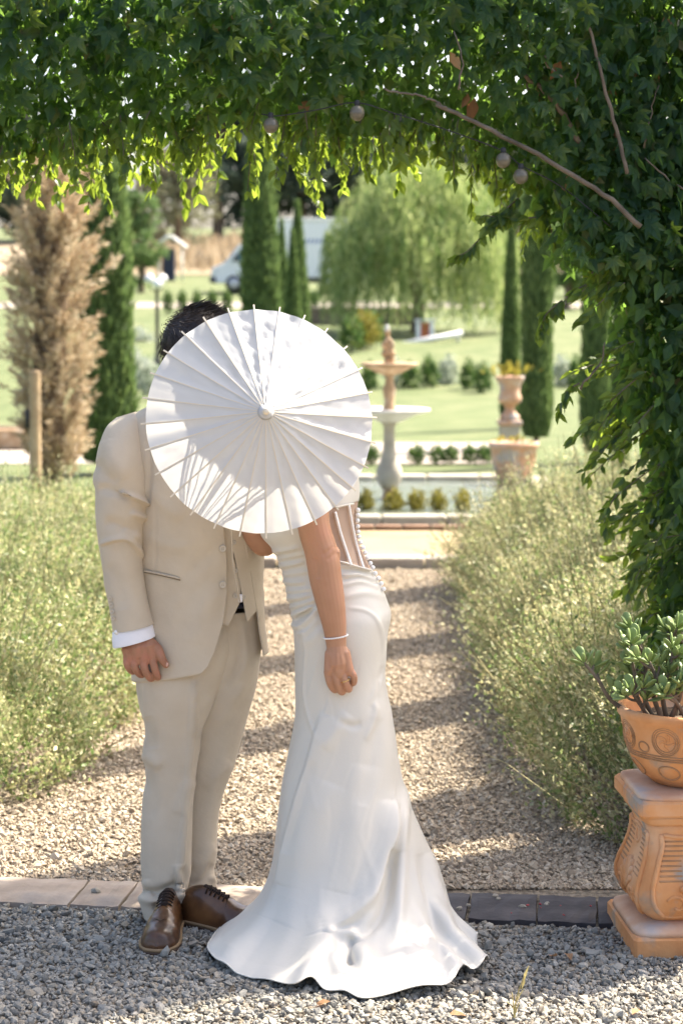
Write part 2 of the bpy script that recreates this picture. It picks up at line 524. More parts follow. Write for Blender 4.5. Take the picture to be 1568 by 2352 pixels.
M['tall_grass'] = mat('tall_grass', [(0, (.30, .235, .15)), (1, (.42, .345, .24))], .9, island=1.0, transl=.3)
M['succulent'] = mat('succulent', [(0, (.13, .20, .06)), (.6, (.22, .30, .10)), (1, (.32, .38, .16))], .45, island=1.0, transl=.2, spec=.45)
M['suit'] = mat('suit', [(0, (.515, .437, .332)), (1, (.56, .482, .372))], .92, noise=14, sheen=.15, spec=.12, bump=(34, .22, .010))
M['suit_in'] = mat('suit_in', [(0, (.48, .42, .34)), (1, (.50, .44, .36))], .8, noise=6, spec=.2)
M['suit_button'] = mat('suit_button', (.50, .44, .35), .35, spec=.5)
M['stitch'] = mat('stitch', (.22, .18, .13), .9)
M['shirt'] = mat('shirt', (.80, .80, .84), .75, spec=.2, bump=(700, .1, .0006))
M['tie'] = mat('tie', (.015, .017, .03), .5)
M['skin_man'] = mat('skin_man', [(0, (.31, .14, .085)), (.5, (.38, .19, .115)), (1, (.44, .19, .125))], .55, noise=26, spec=.35, sss=.12, bump=(260, .12, .0015))
M['skin_bride'] = mat('skin_bride', [(0, (.39, .20, .115)), (.5, (.42, .225, .135)), (1, (.45, .225, .14))], .48, noise=14, spec=.35, sss=.12, bump=(300, .08, .0012))
M['nail'] = mat('nail', (.60, .36, .28), .3, spec=.5)
M['lips'] = mat('lips', (.42, .13, .11), .4)
M['eye'] = mat('eye', (.7, .68, .65), .2)
M['hair_dark'] = mat('hair_dark', [(0, (.010, .007, .006)), (1, (.032, .021, .016))], .45, island=1.0, spec=.4)
M['hair_brown'] = mat('hair_brown', [(0, (.06, .03, .015)), (1, (.14, .075, .04))], .45, island=1.0, spec=.4)
M['dress'] = mat('dress', (.62, .585, .51), .45, spec=.36, sheen=.1, bump=(16, .10, .012))
M['dress_trim'] = mat('dress_trim', (.84, .83, .81), .45, spec=.3)
M['tulle'] = mat('tulle', (.45, .325, .245), .8, spec=.1, bump=(1500, .3, .0006))
M['pearl'] = mat('pearl', (.82, .79, .75), .2, spec=.6, coat=.4)
M['gold'] = mat('gold', (.80, .55, .20), .2, metal=1.0)
M['leather'] = mat('leather', [(0, (.030, .011, .005)), (.45, (.075, .030, .010)), (1, (.17, .075, .026))], .38, noise=11, spec=.45, coat=.25, bump=(120, .12, .002))
M['sole'] = mat('sole', (.055, .03, .018), .6)
M['welt'] = mat('welt', (.26, .17, .09), .7)
M['lace'] = mat('lace', (.022, .013, .010), .8)
M['paper'] = mat('paper', [(0, (.60, .61, .61)), (1, (.66, .665, .66))], .75, noise=9, spec=.15, transl=.33, tcol=(.80, .78, .74))
M['bamboo'] = mat('bamboo', [(0, (.72, .64, .50)), (1, (.80, .74, .62))], .6, noise=30, transl=.15)
M['cord'] = mat('cord', (.75, .72, .66), .8)
M['van_white'] = mat('van_white', (.78, .79, .80), .3, spec=.5, coat=.3)
M['van_grey'] = mat('van_grey', (.10, .10, .11), .6)
M['van_glass'] = mat('van_glass', (.10, .17, .19), .08, spec=.8)
M['tyre'] = mat('tyre', (.02, .02, .02), .85)
M['rim'] = mat('rim', (.5, .5, .52), .35, metal=.8)
M['print'] = mat('print', (.10, .16, .38), .6)
M['light_glass'] = mat('light_glass', (.72, .73, .74), .06, spec=.9, coat=.6)  # near-white base stands in for sun glints on the lamp globes
M['bulb'] = mat('bulb', (.20, .18, .135), .12, spec=.6, coat=.3, transl=.35, tcol=(.34, .31, .22))
M['black_metal'] = mat('black_metal', (.03, .03, .032), .5)
M['white_paint'] = mat('white_paint', [(0, (.66, .66, .63)), (1, (.78, .78, .75))], .6, noise=9)
M['red_paint'] = mat('red_paint', (.55, .10, .04), .6)
M['dark_wall'] = mat('dark_wall', [(0, (.13, .10, .085)), (1, (.24, .19, .16))], .9, noise=4, bump=(14, .5, .03))
M['navy'] = mat('navy', (.03, .035, .06), .7)
M['berry'] = mat('berry', (.30, .03, .035), .5)
M['straw'] = mat('straw', [(0, (.42, .30, .13)), (1, (.55, .50, .20))], .8, island=1.0, transl=.3)

# ================================================================== GROUND
def sheet(name, x0, x1, y0, y1, z, mat_, nx=2, ny=2, kind='structure', edge=None, parent=None):
    xs = np.linspace(x0, x1, nx); ys = np.linspace(y0, y1, ny)
    X, Yy = np.meshgrid(xs, ys)
    if edge is not None:
        X = edge(X, Yy)
    v = np.stack([X, Yy, np.full_like(X, z) + terrain_z(Yy)], -1).reshape(-1, 3)
    o = obj(name, v, grid_faces(ny, nx, False), mat_, parent)
    if kind: o['kind'] = kind
    return o

ys = np.concatenate([np.linspace(-4, 36, 12), np.linspace(38, 120, 30), np.linspace(130, 600, 20)])
xs = np.linspace(-260, 260, 14)
X, Yy = np.meshgrid(xs, ys)
zt = terrain_z(np.minimum(Yy, 160))
o = obj('lawn_ground', np.stack([X, Yy, zt], -1).reshape(-1, 3), grid_faces(len(ys), len(xs), False), M['lawn'])
o['kind'] = 'structure'

def ragged(amp, f):
    def e(X, Yy):
        k = np.zeros_like(X)
        k[:, 0] = 1; k[:, -1] = 1
        return X + k * amp * (np.sin(Yy * f) + .6 * np.sin(Yy * f * 2.7 + 1))
    return e

sheet('gravel_forecourt', -7, 7, -3.5, 5.62, .004, M['gravel_bed'])
sheet('gravel_path', -1.75, 1.6, 5.62, 12.75, .004, M['gravel_bed'], 2, 30, edge=ragged(.03, 3))
sheet('dry_grass_strip', -4.5, 3.2, 12.95, 15.0, .006, M['dry_grass'], 2, 12, edge=ragged(.15, 2.4))
sheet('pale_gravel_walk', -7, 1.9, 21.3, 24.6, .008, M['pale_path'], 2, 20, edge=ragged(.3, 1.1))
sheet('field_track', -40, 30, 70.5, 74.5, .02, M['pale_path'], 2, 8)
sheet('dry_meadow', -60, 40, 96, 128, .05, M['tall_grass'], 2, 10)

# tall dry grass in front of the far trees
n = 2600
px_ = rng.uniform(-14, 2, n); py_ = rng.uniform(97, 124, n)
pos = np.stack([px_, py_, terrain_z(py_)], 1)
v, f = scatter(LEAF_NARROW, pos, np.stack([rng.normal(0, .15, n), rng.normal(0, .15, n), np.ones(n)], 1), rng.uniform(.6, 1.3, n), seed=3)
tag(obj('tall_grass', v, f, M['tall_grass'], smooth=False), 'pale straw coloured tall grass at the far edge of the field', 'grass', kind='stuff')

# ------------------------------------------------------------------ loose stones
def pebble(seed, flat=.55):
    g = np.random.default_rng(seed)
    t = (1 + 5 ** .5) / 2
    v = np.array([[-1, t, 0], [1, t, 0], [-1, -t, 0], [1, -t, 0], [0, -1, t], [0, 1, t], [0, -1, -t], [0, 1, -t], [t, 0, -1], [t, 0, 1], [-t, 0, -1], [-t, 0, 1]]) / 1.9
    f = np.array([[0, 11, 5], [0, 5, 1], [0, 1, 7], [0, 7, 10], [0, 10, 11], [1, 5, 9], [5, 11, 4], [11, 10, 2], [10, 7, 6], [7, 1, 8], [3, 9, 4], [3, 4, 2], [3, 2, 6], [3, 6, 8], [3, 8, 9], [4, 9, 5], [2, 4, 11], [6, 2, 10], [8, 6, 7], [9, 8, 1]])
    v = v * g.uniform(.7, 1.25, (12, 1)) * [1.0, g.uniform(.6, .9), flat * g.uniform(.7, 1.2)]
    return v * .5, f

def chip(seed, flat=.6):
    g = np.random.default_rng(seed)
    v = np.array([[1, 0, 0], [0, 1, 0], [-1, 0, 0], [0, -1, 0], [0, 0, 1], [0, 0, -1]]) * .62 * g.uniform(.75, 1.25, (6, 1)) * [1, g.uniform(.6, .95), flat]
    v[:4, 2] += g.normal(0, .08, 4)
    f = np.array([[0, 1, 4], [1, 2, 4], [2, 3, 4], [3, 0, 4], [1, 0, 5], [2, 1, 5], [3, 2, 5], [0, 3, 5]])
    return v, f

def stones(n, xy, size, z0, seed, nt=10, make=pebble):
    g = np.random.default_rng(seed)
    mb = MB()
    which = g.integers(0, nt, n)
    for k in range(nt):
        m = which == k
        c = int(m.sum())
        if not c: continue
        tv, tf = make(seed * 31 + k)
        q = g.normal(size=(c, 4)) * [1, .28, .28, 1]
        q /= np.linalg.norm(q, axis=1)[:, None]
        w, x, y, z = q.T
        Rm = np.stack([np.stack([1 - 2 * (y * y + z * z), 2 * (x * y - z * w), 2 * (x * z + y * w)], -1),
                       np.stack([2 * (x * y + z * w), 1 - 2 * (x * x + z * z), 2 * (y * z - x * w)], -1),
                       np.stack([2 * (x * z - y * w), 2 * (y * z + x * w), 1 - 2 * (x * x + y * y)], -1)], 1)
        s = size(g, c)
        v = np.einsum('nij,kj->nki', Rm, tv) * s[:, None, None]
        p = np.stack([xy[m, 0], xy[m, 1], z0 + s * g.uniform(.05, .34, c)], 1)
        v = v + p[:, None]
        f = tf[None] + (np.arange(c) * len(tv))[:, None, None]
        mb.add(v.reshape(-1, 3), f.reshape(-1, 3))
    return mb

n = 38000
yy = 4.45 + (5.62 - 4.45) * rng.uniform(0, 1, n)
xx = rng.uniform(-1, 1, n) * (0.20 * yy + .1)
keep = yy < 5.49 - (xx + .94) * .127 - .005
xy = np.stack([xx, yy], 1)[keep]
o = stones(len(xy), xy, lambda g, c: np.clip(g.lognormal(math.log(.0130), .38, c), .006, .040), .006, 5).build('forecourt_gravel', M['gravel'], smooth=False)
tag(o, 'grey angular gravel stones covering the forecourt', 'gravel', kind='stuff')

n = 92000
yy = 5.66 + (12.7 - 5.66) * rng.uniform(0, 1, n) ** 1.35
xx = rng.uniform(-1.35, 1.05, n)
xy = np.stack([xx, yy], 1)
keep = (yy > 5.74 - (xx + .94) * .106 + .005) & (np.abs(xx) < .19 * yy + .15)
xy = xy[keep]
o = stones(len(xy), xy, lambda g, c: np.clip(g.lognormal(math.log(.0118), .34, c), .006, .034), .006, 9, make=chip).build('path_gravel', M['path_gravel'], smooth=False)
tag(o, 'warm beige gravel stones covering the garden path', 'gravel', kind='stuff')

# ------------------------------------------------------------------ stone edging across the path
def slab(w, d, h, seed):
    g = np.random.default_rng(seed)
    nx, ny = 9, 5
    xs = np.linspace(-w / 2, w / 2, nx); ys = np.linspace(-d / 2, d / 2, ny)
    X, Yq = np.meshgrid(xs, ys)
    e = np.zeros_like(X); e[0] = e[-1] = 1; e[:, 0] = e[:, -1] = 1
    top = np.stack([X + g.normal(0, .0015, X.shape) * e, Yq + g.normal(0, .0025, X.shape) * e, h + g.normal(0, .0012, X.shape) - .004 * e], -1).reshape(-1, 3)
    bot = top * [1.01, 1.01, 0] + [0, 0, -.01]
    f = grid_faces(ny, nx, False)
    ring = list(range(nx)) + [nx * (r + 1) - 1 for r in range(1, ny)] + [nx * ny - 1 - i for i in range(1, nx)] + [nx * (ny - 1 - r) for r in range(1, ny - 1)]
    m = nx * ny
    side = np.array([[ring[(i + 1) % len(ring)], ring[i], ring[i] + m, ring[(i + 1) % len(ring)] + m] for i in range(len(ring))])
    return mesh_from('stone', np.concatenate([top, bot]), [np.concatenate([f, side])], False)

edging = empty('stone_edging', (0, 5.52, 0), 0, 'low kerb of flat stone slabs crossing the path at the couple\'s feet', 'kerb')
ends = [(-1.32, -1.055), (-1.05, -.755), (-.75, -.612), (-.606, -.45), (-.444, -.235), (-.23, -.01), (-.005, .18), (.186, .355), (.362, .545), (.552, .71), (.716, .92), (.925, 1.2)]
for i, (a, b) in enumerate(ends):
    me = slab(b - a, .245, .020 + .003 * random.random(), 40 + i)
    c = (a + b) / 2
    me.materials.append(M['sill'] if c < .1 else M['sill_shaded'])
    s = inst('stone', me, edging, (c, 5.615 - (c + .94) * .118 - 5.52, 0), (0, 0, -math.atan(.118) + random.uniform(-.01, .01)))

far_edging = empty('stone_edging', (0, 12.85, 0), 0, 'pale straight stone kerb at the far end of the path before the fountain', 'kerb')
for i in range(9):
    v, f = box(-2.1 + i * .48, 0, .035, .47, .16, .075, .008)
    obj('stone', v, f, M['pale_path'], far_edging, False)

# bits lying on the slabs
def bits(n, x0, x1, y0, y1, z, size, mat_, name, label, cat, group):
    for i in range(n):
        tv, tf = pebble(900 + i + int(x0 * 10), .6)
        s = random.uniform(*size)
        o = obj(name, tv * s, tf, mat_, None, False)
        x, y = random.uniform(x0, x1), random.uniform(y0, y1)
        o.location = (x, y - (x + .94) * .118, z + s * .12)
        o.rotation_euler = (0, 0, random.uniform(0, 6))
        tag(o, label, cat, group)
bits(7, .30, .78, 5.56, 5.70, .021, (.014, .030), M['gravel'], 'loose_stone', 'small grey stone lying on the dark end of the near kerb', 'stone', 'stones on the dark kerb')
bits(1, -.72, -.70, 5.60, 5.62, .022, (.03, .034), M['gravel'], 'loose_stone', 'single pale stone lying on the sunlit kerb left of the man', 'stone', None)
bits(9, .44, .70, 5.54, 5.66, .021, (.006, .011), M['berry'], 'fallen_berry', 'tiny dark red berry fallen on the dark end of the kerb', 'berry', 'fallen red berries')

# ================================================================== VEGETATION
def hedge(name, label, x0, x1, y0, y1, h, mleaf, msprig, seed, n_sprig, up, leaf, loose, dryness):
    root = empty(name, ((x0 + x1) / 2, (y0 + y1) / 2, 0), 0, label, 'hedge')
    cx, cy = (x0 + x1) / 2, (y0 + y1) / 2
    nr, nc = 26, 90
    ang = np.arange(nc) / nc * 2 * math.pi
    prof = np.linspace(0, 1, nr)
    V = []
    for t in prof:
        ph = t * math.pi / 2
        k = max(0.02, math.cos(ph) ** .95)
        z = h * (.02 + .98 * math.sin(ph) ** .9)
        c = np.sign(np.cos(ang)) * np.abs(np.cos(ang)) ** .35; s = np.sign(np.sin(ang)) * np.abs(np.sin(ang)) ** .35
        V.append(np.stack([c * (x1 - x0) / 2 * k, s * ((y1 - y0) / 2 - (x1 - x0) / 2 * (1 - k)), np.full(nc, z)], 1))
    v = np.concatenate(V)
    f = grid_faces(nr, nc)
    nn = normals_of(v, f)
    v = v + nn * (.055 * wob(v, 3.2, seed) + .03 * wob(v, 9, seed + 1))[:, None]
    v[:, 2] = np.maximum(v[:, 2], .0)
    nn = normals_of(v, f)
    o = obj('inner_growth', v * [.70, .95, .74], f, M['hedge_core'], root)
    # sprigs of small leaves standing out of the core
    a = np.linalg.norm(np.cross(v[f[:, 1]] - v[f[:, 0]], v[f[:, 3]] - v[f[:, 0]]), axis=1)
    cen = v[f].mean(1); fn = nn[f].mean(1)
    w = a * (1 + .8 * (fn[:, 1] < .2))
    w *= np.where((cen[:, 0] + cx) * np.sign(cx) > abs(cx) + .25, .55, 1.0)
    g = np.random.default_rng(seed)
    pick = g.choice(len(f), n_sprig, p=w / w.sum())
    r1, r2 = g.uniform(0, 1, (2, n_sprig, 1))
    q = v[f[pick]]
    base = (q[:, 0] * (1 - r1) + q[:, 1] * r1) * (1 - r2) + (q[:, 3] * (1 - r1) + q[:, 2] * r1) * r2
    d = fn[pick] * .8 + np.array([0, 0, up]) + g.normal(0, .34, (n_sprig, 3))
    d /= np.linalg.norm(d, axis=1)[:, None]
    L = g.uniform(.07, .20, n_sprig) * np.where(g.uniform(0, 1, n_sprig) < loose, 1.9, 1.0)
    base = base * .93 - d * .03
    per = 8
    t = np.linspace(.12, 1, per)[None, :, None]
    bend = np.array([0, 0, -.25])
    pos = base[:, None] + d[:, None] * L[:, None, None] * t + bend * (L[:, None, None] * t ** 2) * .5
    pos = pos.reshape(-1, 3)
    dd = np.repeat(d, per, 0) * .6 + g.normal(0, .65, (len(pos), 3)) + np.array([0, 0, .2])
    sz = np.clip(g.lognormal(math.log(leaf), .28, len(pos)), leaf * .5, leaf * 2)
    keep = pos[:, 2] > .01
    # rise from close to the ground in front: leaf colour by kind of shoot
    dry = np.repeat(g.uniform(0, 1, n_sprig) < dryness, per)[keep]
    pos, dd, sz = pos[keep], dd[keep], sz[keep]
    for nm, mk, mt in (('foliage', ~dry, mleaf), ('flowering_shoots', dry, msprig)):
        vv, ff = scatter(LEAF_SMALL, pos[mk], dd[mk], sz[mk], seed=seed + 5)
        tag(obj(nm, vv, ff, mt, root, False), kind='stuff')
    # thin stalks
    m = g.choice(n_sprig, n_sprig // 3, replace=False)
    tv = np.array([[-.5, 0, 0], [.5, 0, 0], [.3, 1, 0], [-.3, 1, 0]]) * [.012, 1, 1]
    vv, ff = scatter((tv, np.array([[0, 1, 2, 3]])), base[m], d[m], L[m] * 1.1, seed=seed + 6)
    tag(obj('stalks', vv, ff, M['stem'], root, False), kind='stuff')
    return root

hedge('flowering_hedge', 'bright green small leaved hedge left of the path behind the man', -2.95, -.90, 6.30, 12.6, .58, M['hedge'], M['hedge_dry'], 11, 24000, .60, .0175, .14, .22)
hedge('flowering_hedge', 'tall olive dry flowering hedge right of the path beside the terracotta pot', .64, 2.45, 5.60, 12.7, .64, M['hedge'], M['hedge_dry'], 23, 24000, .85, .0165, .30, .40)

# ------------------------------------------------------------------ cypress trees
def cypress_mesh(seed, h=5.4, r=.24, n=12000, taper=.55):
    g = np.random.default_rng(seed)
    def rad(t):
        return r * (np.clip(t / .06, 0, 1) ** .5 * .35 + .65) * np.clip((1 - t) * 1.6, 0, 1) ** taper
    nr, nc = 60, 30
    t = np.linspace(0, 1, nr)
    a = np.arange(nc) / nc * 2 * math.pi
    T, A = np.meshgrid(t, a, indexing='ij')
    RR = rad(T) * .90
    v = np.stack([RR * np.cos(A), RR * np.sin(A), .12 + T * (h - .12)], -1).reshape(-1, 3)
    k = 1 + .07 * wob(v * [1, 1, .35], 9, seed) + .06 * wob(v * [1, 1, .2], 26, seed + 1)
    v[:, :2] *= k[:, None]
    core = (v, grid_faces(nr, nc))
    tt = g.uniform(0, 1, n) ** 1.05; aa = g.uniform(0, 2 * math.pi, n)
    rr = rad(tt) * g.uniform(.78, 1.02, n)
    p = np.stack([rr * np.cos(aa), rr * np.sin(aa), .1 + tt * (h - .15)], 1)
    p[:, :2] *= (1 + .07 * wob(p * [1, 1, .35], 9, seed) + .06 * wob(p * [1, 1, .2], 26, seed + 1))[:, None]
    d = np.stack([np.cos(aa) * .22, np.sin(aa) * .22, np.ones(n)], 1) + g.normal(0, .14, (n, 3))
    leaf = scatter(LEAF_NARROW, p, d, g.uniform(.07, .17, n), seed=seed + 2)
    tr = tube([[0, 0, 0], [0, 0, .4], [0, 0, h * .8]], [.05, .045, .01], 8)
    return core, leaf, tr

CYP = [cypress_mesh(1), cypress_mesh(2, 5.4, .24, 12000, .8)]
CYPM = []
for c, l, t in CYP:
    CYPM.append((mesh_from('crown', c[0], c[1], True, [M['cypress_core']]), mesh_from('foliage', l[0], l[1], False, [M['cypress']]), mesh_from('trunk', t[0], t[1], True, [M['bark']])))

def cypress(x, Y, label, width=None, height=5.4, kind=0, group=None, z=None):
    s = (width / .48) if width else 1.0
    root = empty('cypress_tree', (x, Y, terrain_z(Y) if z is None else z), random.uniform(0, 6), label, 'tree', group)
    a, b, c = CYPM[kind]
    sc = (s, s, height / 5.4)
    inst('trunk', c, root, sc=sc)
    cr = inst('crown', a, root, sc=sc)
    fo = inst('foliage', b, cr)
    fo['kind'] = 'stuff'
    return root

def cyp_px(px, base_y, wpx, label, top=None, kind=0, Y=None, group=None):
    g = G(px, base_y)
    if Y is not None:
        g = P(px, 900, Y)
    Yd = g[1]
    h = 5.4
    z = float(terrain_z(Yd))
    if top is not None:
        h = P(px, top, Yd)[2] - z
    return cypress(g[0], Yd, label, wpx * Yd / FPX, h, kind, group)

cyp_px(244, 1088, 124, 'broad dark cypress column directly behind the dead brown conifer', None)
cyp_px(600, 962, 84, 'tall cypress column rising behind the top of the parasol', None, 0)
cyp_px(648, 0, 40, 'thin small cypress close behind the tall one over the parasol', 505, 1, Y=38)
cyp_px(684, 0, 52, 'slim pointed cypress in front of the white van, taller of the pair', 462, 1, Y=42)
cyp_px(673, 0, 44, 'slim pointed cypress in front of the white van, shorter of the pair', 528, 1, Y=36)
cyp_px(1170, 985, 42, 'cypress right of the willow, behind the terracotta urn on its left', 470, 1)
cyp_px(1230, 1026, 70, 'thick cypress column directly behind and right of the terracotta urn', None)
cyp_px(1364, 1062, 64, 'dark cypress half hidden by the ivy right of the urn', None)
cyp_px(1422, 1138, 42, 'dark cypress beside the ivy at the back of the right hedge', None)
for k, (bx, by, wd) in enumerate([(620, 1408, .42), (620, 1533, .42), (620, 1703, .44), (600, 1975, .52)]):
    g = G(bx, by)
    s = (2.55 - g[0]) / .80
    cypress(2.55, g[1] + .60 * s, ['farthest', 'third', 'second', 'nearest'][k] + ' cypress of the row right of the path beyond the picture edge', wd, 7.4, 0, 'cypress row beside the right hedge')

# ------------------------------------------------------------------ dead conifer and its stake
def dead_conifer():
    g0 = G(122, 1140)
    root = empty('dead_conifer', g0, 0, 'dead brown conifer with feathery dry sprays tied to a stake', 'tree')
    g = np.random.default_rng(31)
    h = 3.25
    v, f = tube([[0, 0, 0], [.02, 0, 1.2], [0, 0, h * .95]], [.05, .04, .01], 10)
    obj('trunk', v, f, M['bark'], root)
    def rad(t):
        return .10 + .145 * np.sin(np.clip(t, 0, 1) ** 1.0 * math.pi * .92 + .15)
    # dense inner body
    nr, nc = 50, 26
    T, A = np.meshgrid(np.linspace(0, 1, nr), np.arange(nc) / nc * 2 * math.pi, indexing='ij')
    RR = rad(T) * .62 * np.clip((1.02 - T) * 3, 0, 1)
    v = np.stack([RR * np.cos(A), RR * np.sin(A), .05 + T * (h - .1)], -1).reshape(-1, 3)
    v[:, :2] *= (1 + .18 * wob(v * [1, 1, .5], 9, 3) + .12 * wob(v, 22, 4))[:, None]
    obj('crown', v, grid_faces(nr, nc), M['dead_core'], root)
    mb = MB()
    n = 620
    for i in range(n):
        t = g.uniform(.03, 1.0) if i > 12 else g.uniform(.55, .8)
        a = g.uniform(0, 2 * math.pi)
        big = 1.0 if i > 12 else 1.9
        if i < 5: a = g.uniform(-.5, .2)
        L = g.uniform(.12, .34) * big
        r = rad(t) * .7
        b = np.array([r * math.cos(a), r * math.sin(a), .05 + t * (h - .35)])
        d = np.array([math.cos(a) * .95, math.sin(a) * .95, .75 if i > 12 else .8]) + g.normal(0, .2, 3)
        d /= np.linalg.norm(d)
        m = 46 if i > 12 else 80
        s = g.uniform(0, 1, m)
        p = b + d * (s * L)[:, None] + np.array([0, 0, .3]) * ((s * L) ** 2)[:, None] + g.normal(0, .022, (m, 3)) * (1.15 - s)[:, None] * big
        vv, ff = scatter(LEAF_NARROW, p, d + g.normal(0, .45, (m, 3)), g.uniform(.04, .085, m), seed=int(g.integers(1e6)))
        mb.add(vv, ff)
    tag(mb.build('dry_sprays', M['dead_conifer'], root, False), kind='stuff')
    p0 = P(84, 850, g0[1] - .45); p1 = P(82, 1150, g0[1] - .45)
    st = empty('wooden_stake', (p1[0], p1[1], 0), 0, 'weathered round wooden stake standing in front of the dead conifer', 'stake')
    z = p0[2]
    v, f = lathe([(.050, 0), (.052, .3), (.050, z - .03), (.046, z - .008), (.03, z)], 18)
    v += np.outer(v[:, 2], [.012, 0, 0])
    obj('post', v, f, M['wood_post'], st)
    v, f = box(-.055, -.01, z - .42, .035, .05, .16, .004)
    obj('tree_tie', v, f, M['black_metal'], st)
dead_conifer()

# ------------------------------------------------------------------ weeping willow
def willow():
    Y = 56.0
    c = P(955, 760, Y)
    z0 = float(terrain_z(Y))
    root = empty('weeping_willow', (c[0], Y, z0), 0, 'pale green weeping willow with long hanging curtains of leaves', 'tree')
    g = np.random.default_rng(41)
    H = 4.9
    v, f = tube(smooth_path([[0, 0, -.1], [.08, 0, .8], [-.05, 0, 1.7], [.1, 0, 2.6], [0, 0, 3.4]], 14), np.linspace(.20, .07, 14), 10)
    obj('trunk', v, f, M['bark'], root)
    for k in range(7):
        a = k / 7 * 6.28 + .3
        p = smooth_path([[0, 0, 1.8 + .12 * k], [math.cos(a) * .6, math.sin(a) * .6, 3.0], [math.cos(a) * 1.3, math.sin(a) * 1.2, 3.7], [math.cos(a) * 2.0, math.sin(a) * 1.8, 3.5]], 12)
        v, f = tube(p, np.linspace(.07, .015, 12), 7)
        obj('limb', v, f, M['bark'], root)
    pos, dr = [], []
    for i in range(1500):
        a = g.uniform(0, 6.28); r = math.sqrt(g.uniform(0, 1)) * 2.45
        lump = 1.08 + .07 * math.sin(a * 3 + 1) + .06 * math.sin(a * 7)
        zt_ = H * (1 - .50 * (r / 2.45) ** 2.2) * (1 + .07 * math.sin(a * 5))
        L = g.uniform(.45, 1.05) * (zt_ - .1) * (.45 + .55 * (r / 2.45))
        m = int(6 + L * 9)
        s = np.linspace(0, 1, m)
        x = r * lump * math.cos(a) * (1 + .06 * s) + g.normal(0, .03, m); y = r * lump * math.sin(a) + g.normal(0, .03, m)
        pos.append(np.stack([x, y, zt_ - s * L], 1)); dr.append(np.stack([g.normal(0, .28, m), g.normal(0, .28, m), -np.ones(m)], 1))
    for j, (nm, mt) in enumerate((('crown', M['willow']), ('hanging_strands', M['willow_dark']), ('outer_strands', M['willow']))):
        pp = np.concatenate(pos[j::3]); dd = np.concatenate(dr[j::3])
        keep = pp[:, 2] > .05
        v, f = scatter(LEAF_NARROW, pp[keep], dd[keep], g.uniform(.14, .28, keep.sum()), seed=5 + j)
        tag(obj(nm, v, f, mt, root, False), kind='stuff')
willow()

# ------------------------------------------------------------------ far trees
def broad_tree(name, label, px, Y, height, rx, mt, seed, base=None, nleaf=5600, leaf=.45, group=None, cat='tree'):
    c = P(px, 600, Y)
    z = float(terrain_z(min(Y, 160)))
    root = empty(name, (c[0], Y, z), 0, label, cat, group)
    g = np.random.default_rng(seed)
    v, f = tube(smooth_path([[0, 0, -.2], [.1, 0, height * .25], [-.1, .1, height * .55], [0, 0, height * .85]], 12), np.linspace(height * .03, height * .006, 12), 9)
    obj('trunk', v, f, M['bark'], root)
    for k in range(6):
        a = g.uniform(0, 6.28)
        p = smooth_path([[0, 0, height * (.2 + .07 * k)], [math.cos(a) * rx * .4, math.sin(a) * rx * .4, height * (.38 + .07 * k)], [math.cos(a) * rx * .75, math.sin(a) * rx * .7, height * (.5 + .07 * k)]], 9)
        v, f = tube(p, np.linspace(height * .014, height * .004, 9), 7)
        obj('limb', v, f, M['bark'], root)
    nl = 46
    cl = g.normal(size=(nl, 3)); cl /= np.linalg.norm(cl, axis=1)[:, None]
    cl = cl * g.uniform(.35, .9, (nl, 1)) * [rx, rx, height * .42] + [0, 0, height * .40]
    ci = g.integers(0, nl, nleaf)
    p = g.normal(size=(nleaf, 3)); p /= np.linalg.norm(p, axis=1)[:, None]
    rad = g.uniform(.16, .34, nl)[ci] * rx
    p = cl[ci] + p * (rad * g.uniform(.5, 1.05, nleaf))[:, None] * [1, 1, .8]
    keep = p[:, 2] > height * .05
    v, f = scatter(LEAF_OVATE, p[keep], g.normal(size=(keep.sum(), 3)), g.uniform(.5, 1.2, keep.sum()) * leaf, seed=seed + 1)
    tag(obj('crown', v, f, mt, root, False), kind='stuff')
    return root

FT = 'dark trees along the far edge of the field'
for i, (px, Y, h, rx, nm) in enumerate([(-60, 128, 13, 5.0, 'dark evergreen tree at the far left edge behind the dead conifer'),
        (90, 132, 12, 4.6, 'dark evergreen tree seen just left of the dead conifer top'),
        (500, 136, 14, 5.4, 'dark evergreen tree far behind the tall grass left of the van'),
        (590, 140, 15, 5.5, 'dark evergreen tree hidden behind the tall cypress over the parasol'),
        (690, 138, 13, 5.2, 'dark evergreen tree far behind the roof of the white van'),
        (790, 142, 14, 5.5, 'dark evergreen tree between the van and the willow top'),
        (940, 145, 13, 5.5, 'dark evergreen tree far behind the willow crown'),
        (1160, 140, 11, 5.0, 'dark evergreen tree far behind the urn and its cypresses'),
        (1300, 140, 12, 5.0, 'dark evergreen tree far right behind the ivy leg')]):
    broad_tree('evergreen_tree', nm, px, Y, h, rx, M['tree_a'], 60 + i, group=FT, leaf=.6)
broad_tree('olive_tree', 'dusty grey green tree above the lamp post at the field edge', 405, 112, 8.5, 2.6, M['tree_c'], 81, nleaf=3000, leaf=.34)
broad_tree('leafy_tree', 'fresh green leafy tree just right of the broad dark cypress', 322, 84, 5.6, 1.35, M['tree_b'], 82, nleaf=2600, leaf=.26)
broad_tree('leafy_tree', 'pale green tree far right between the thick cypress and the ivy', 1300, 70, 5.0, 1.5, M['tree_b'], 83, nleaf=2600, leaf=.24)
broad_tree('leafy_tree', 'pale green tree behind the willow on its right side', 1180, 75, 6.0, 1.9, M['tree_b'], 84, nleaf=2600, leaf=.26)

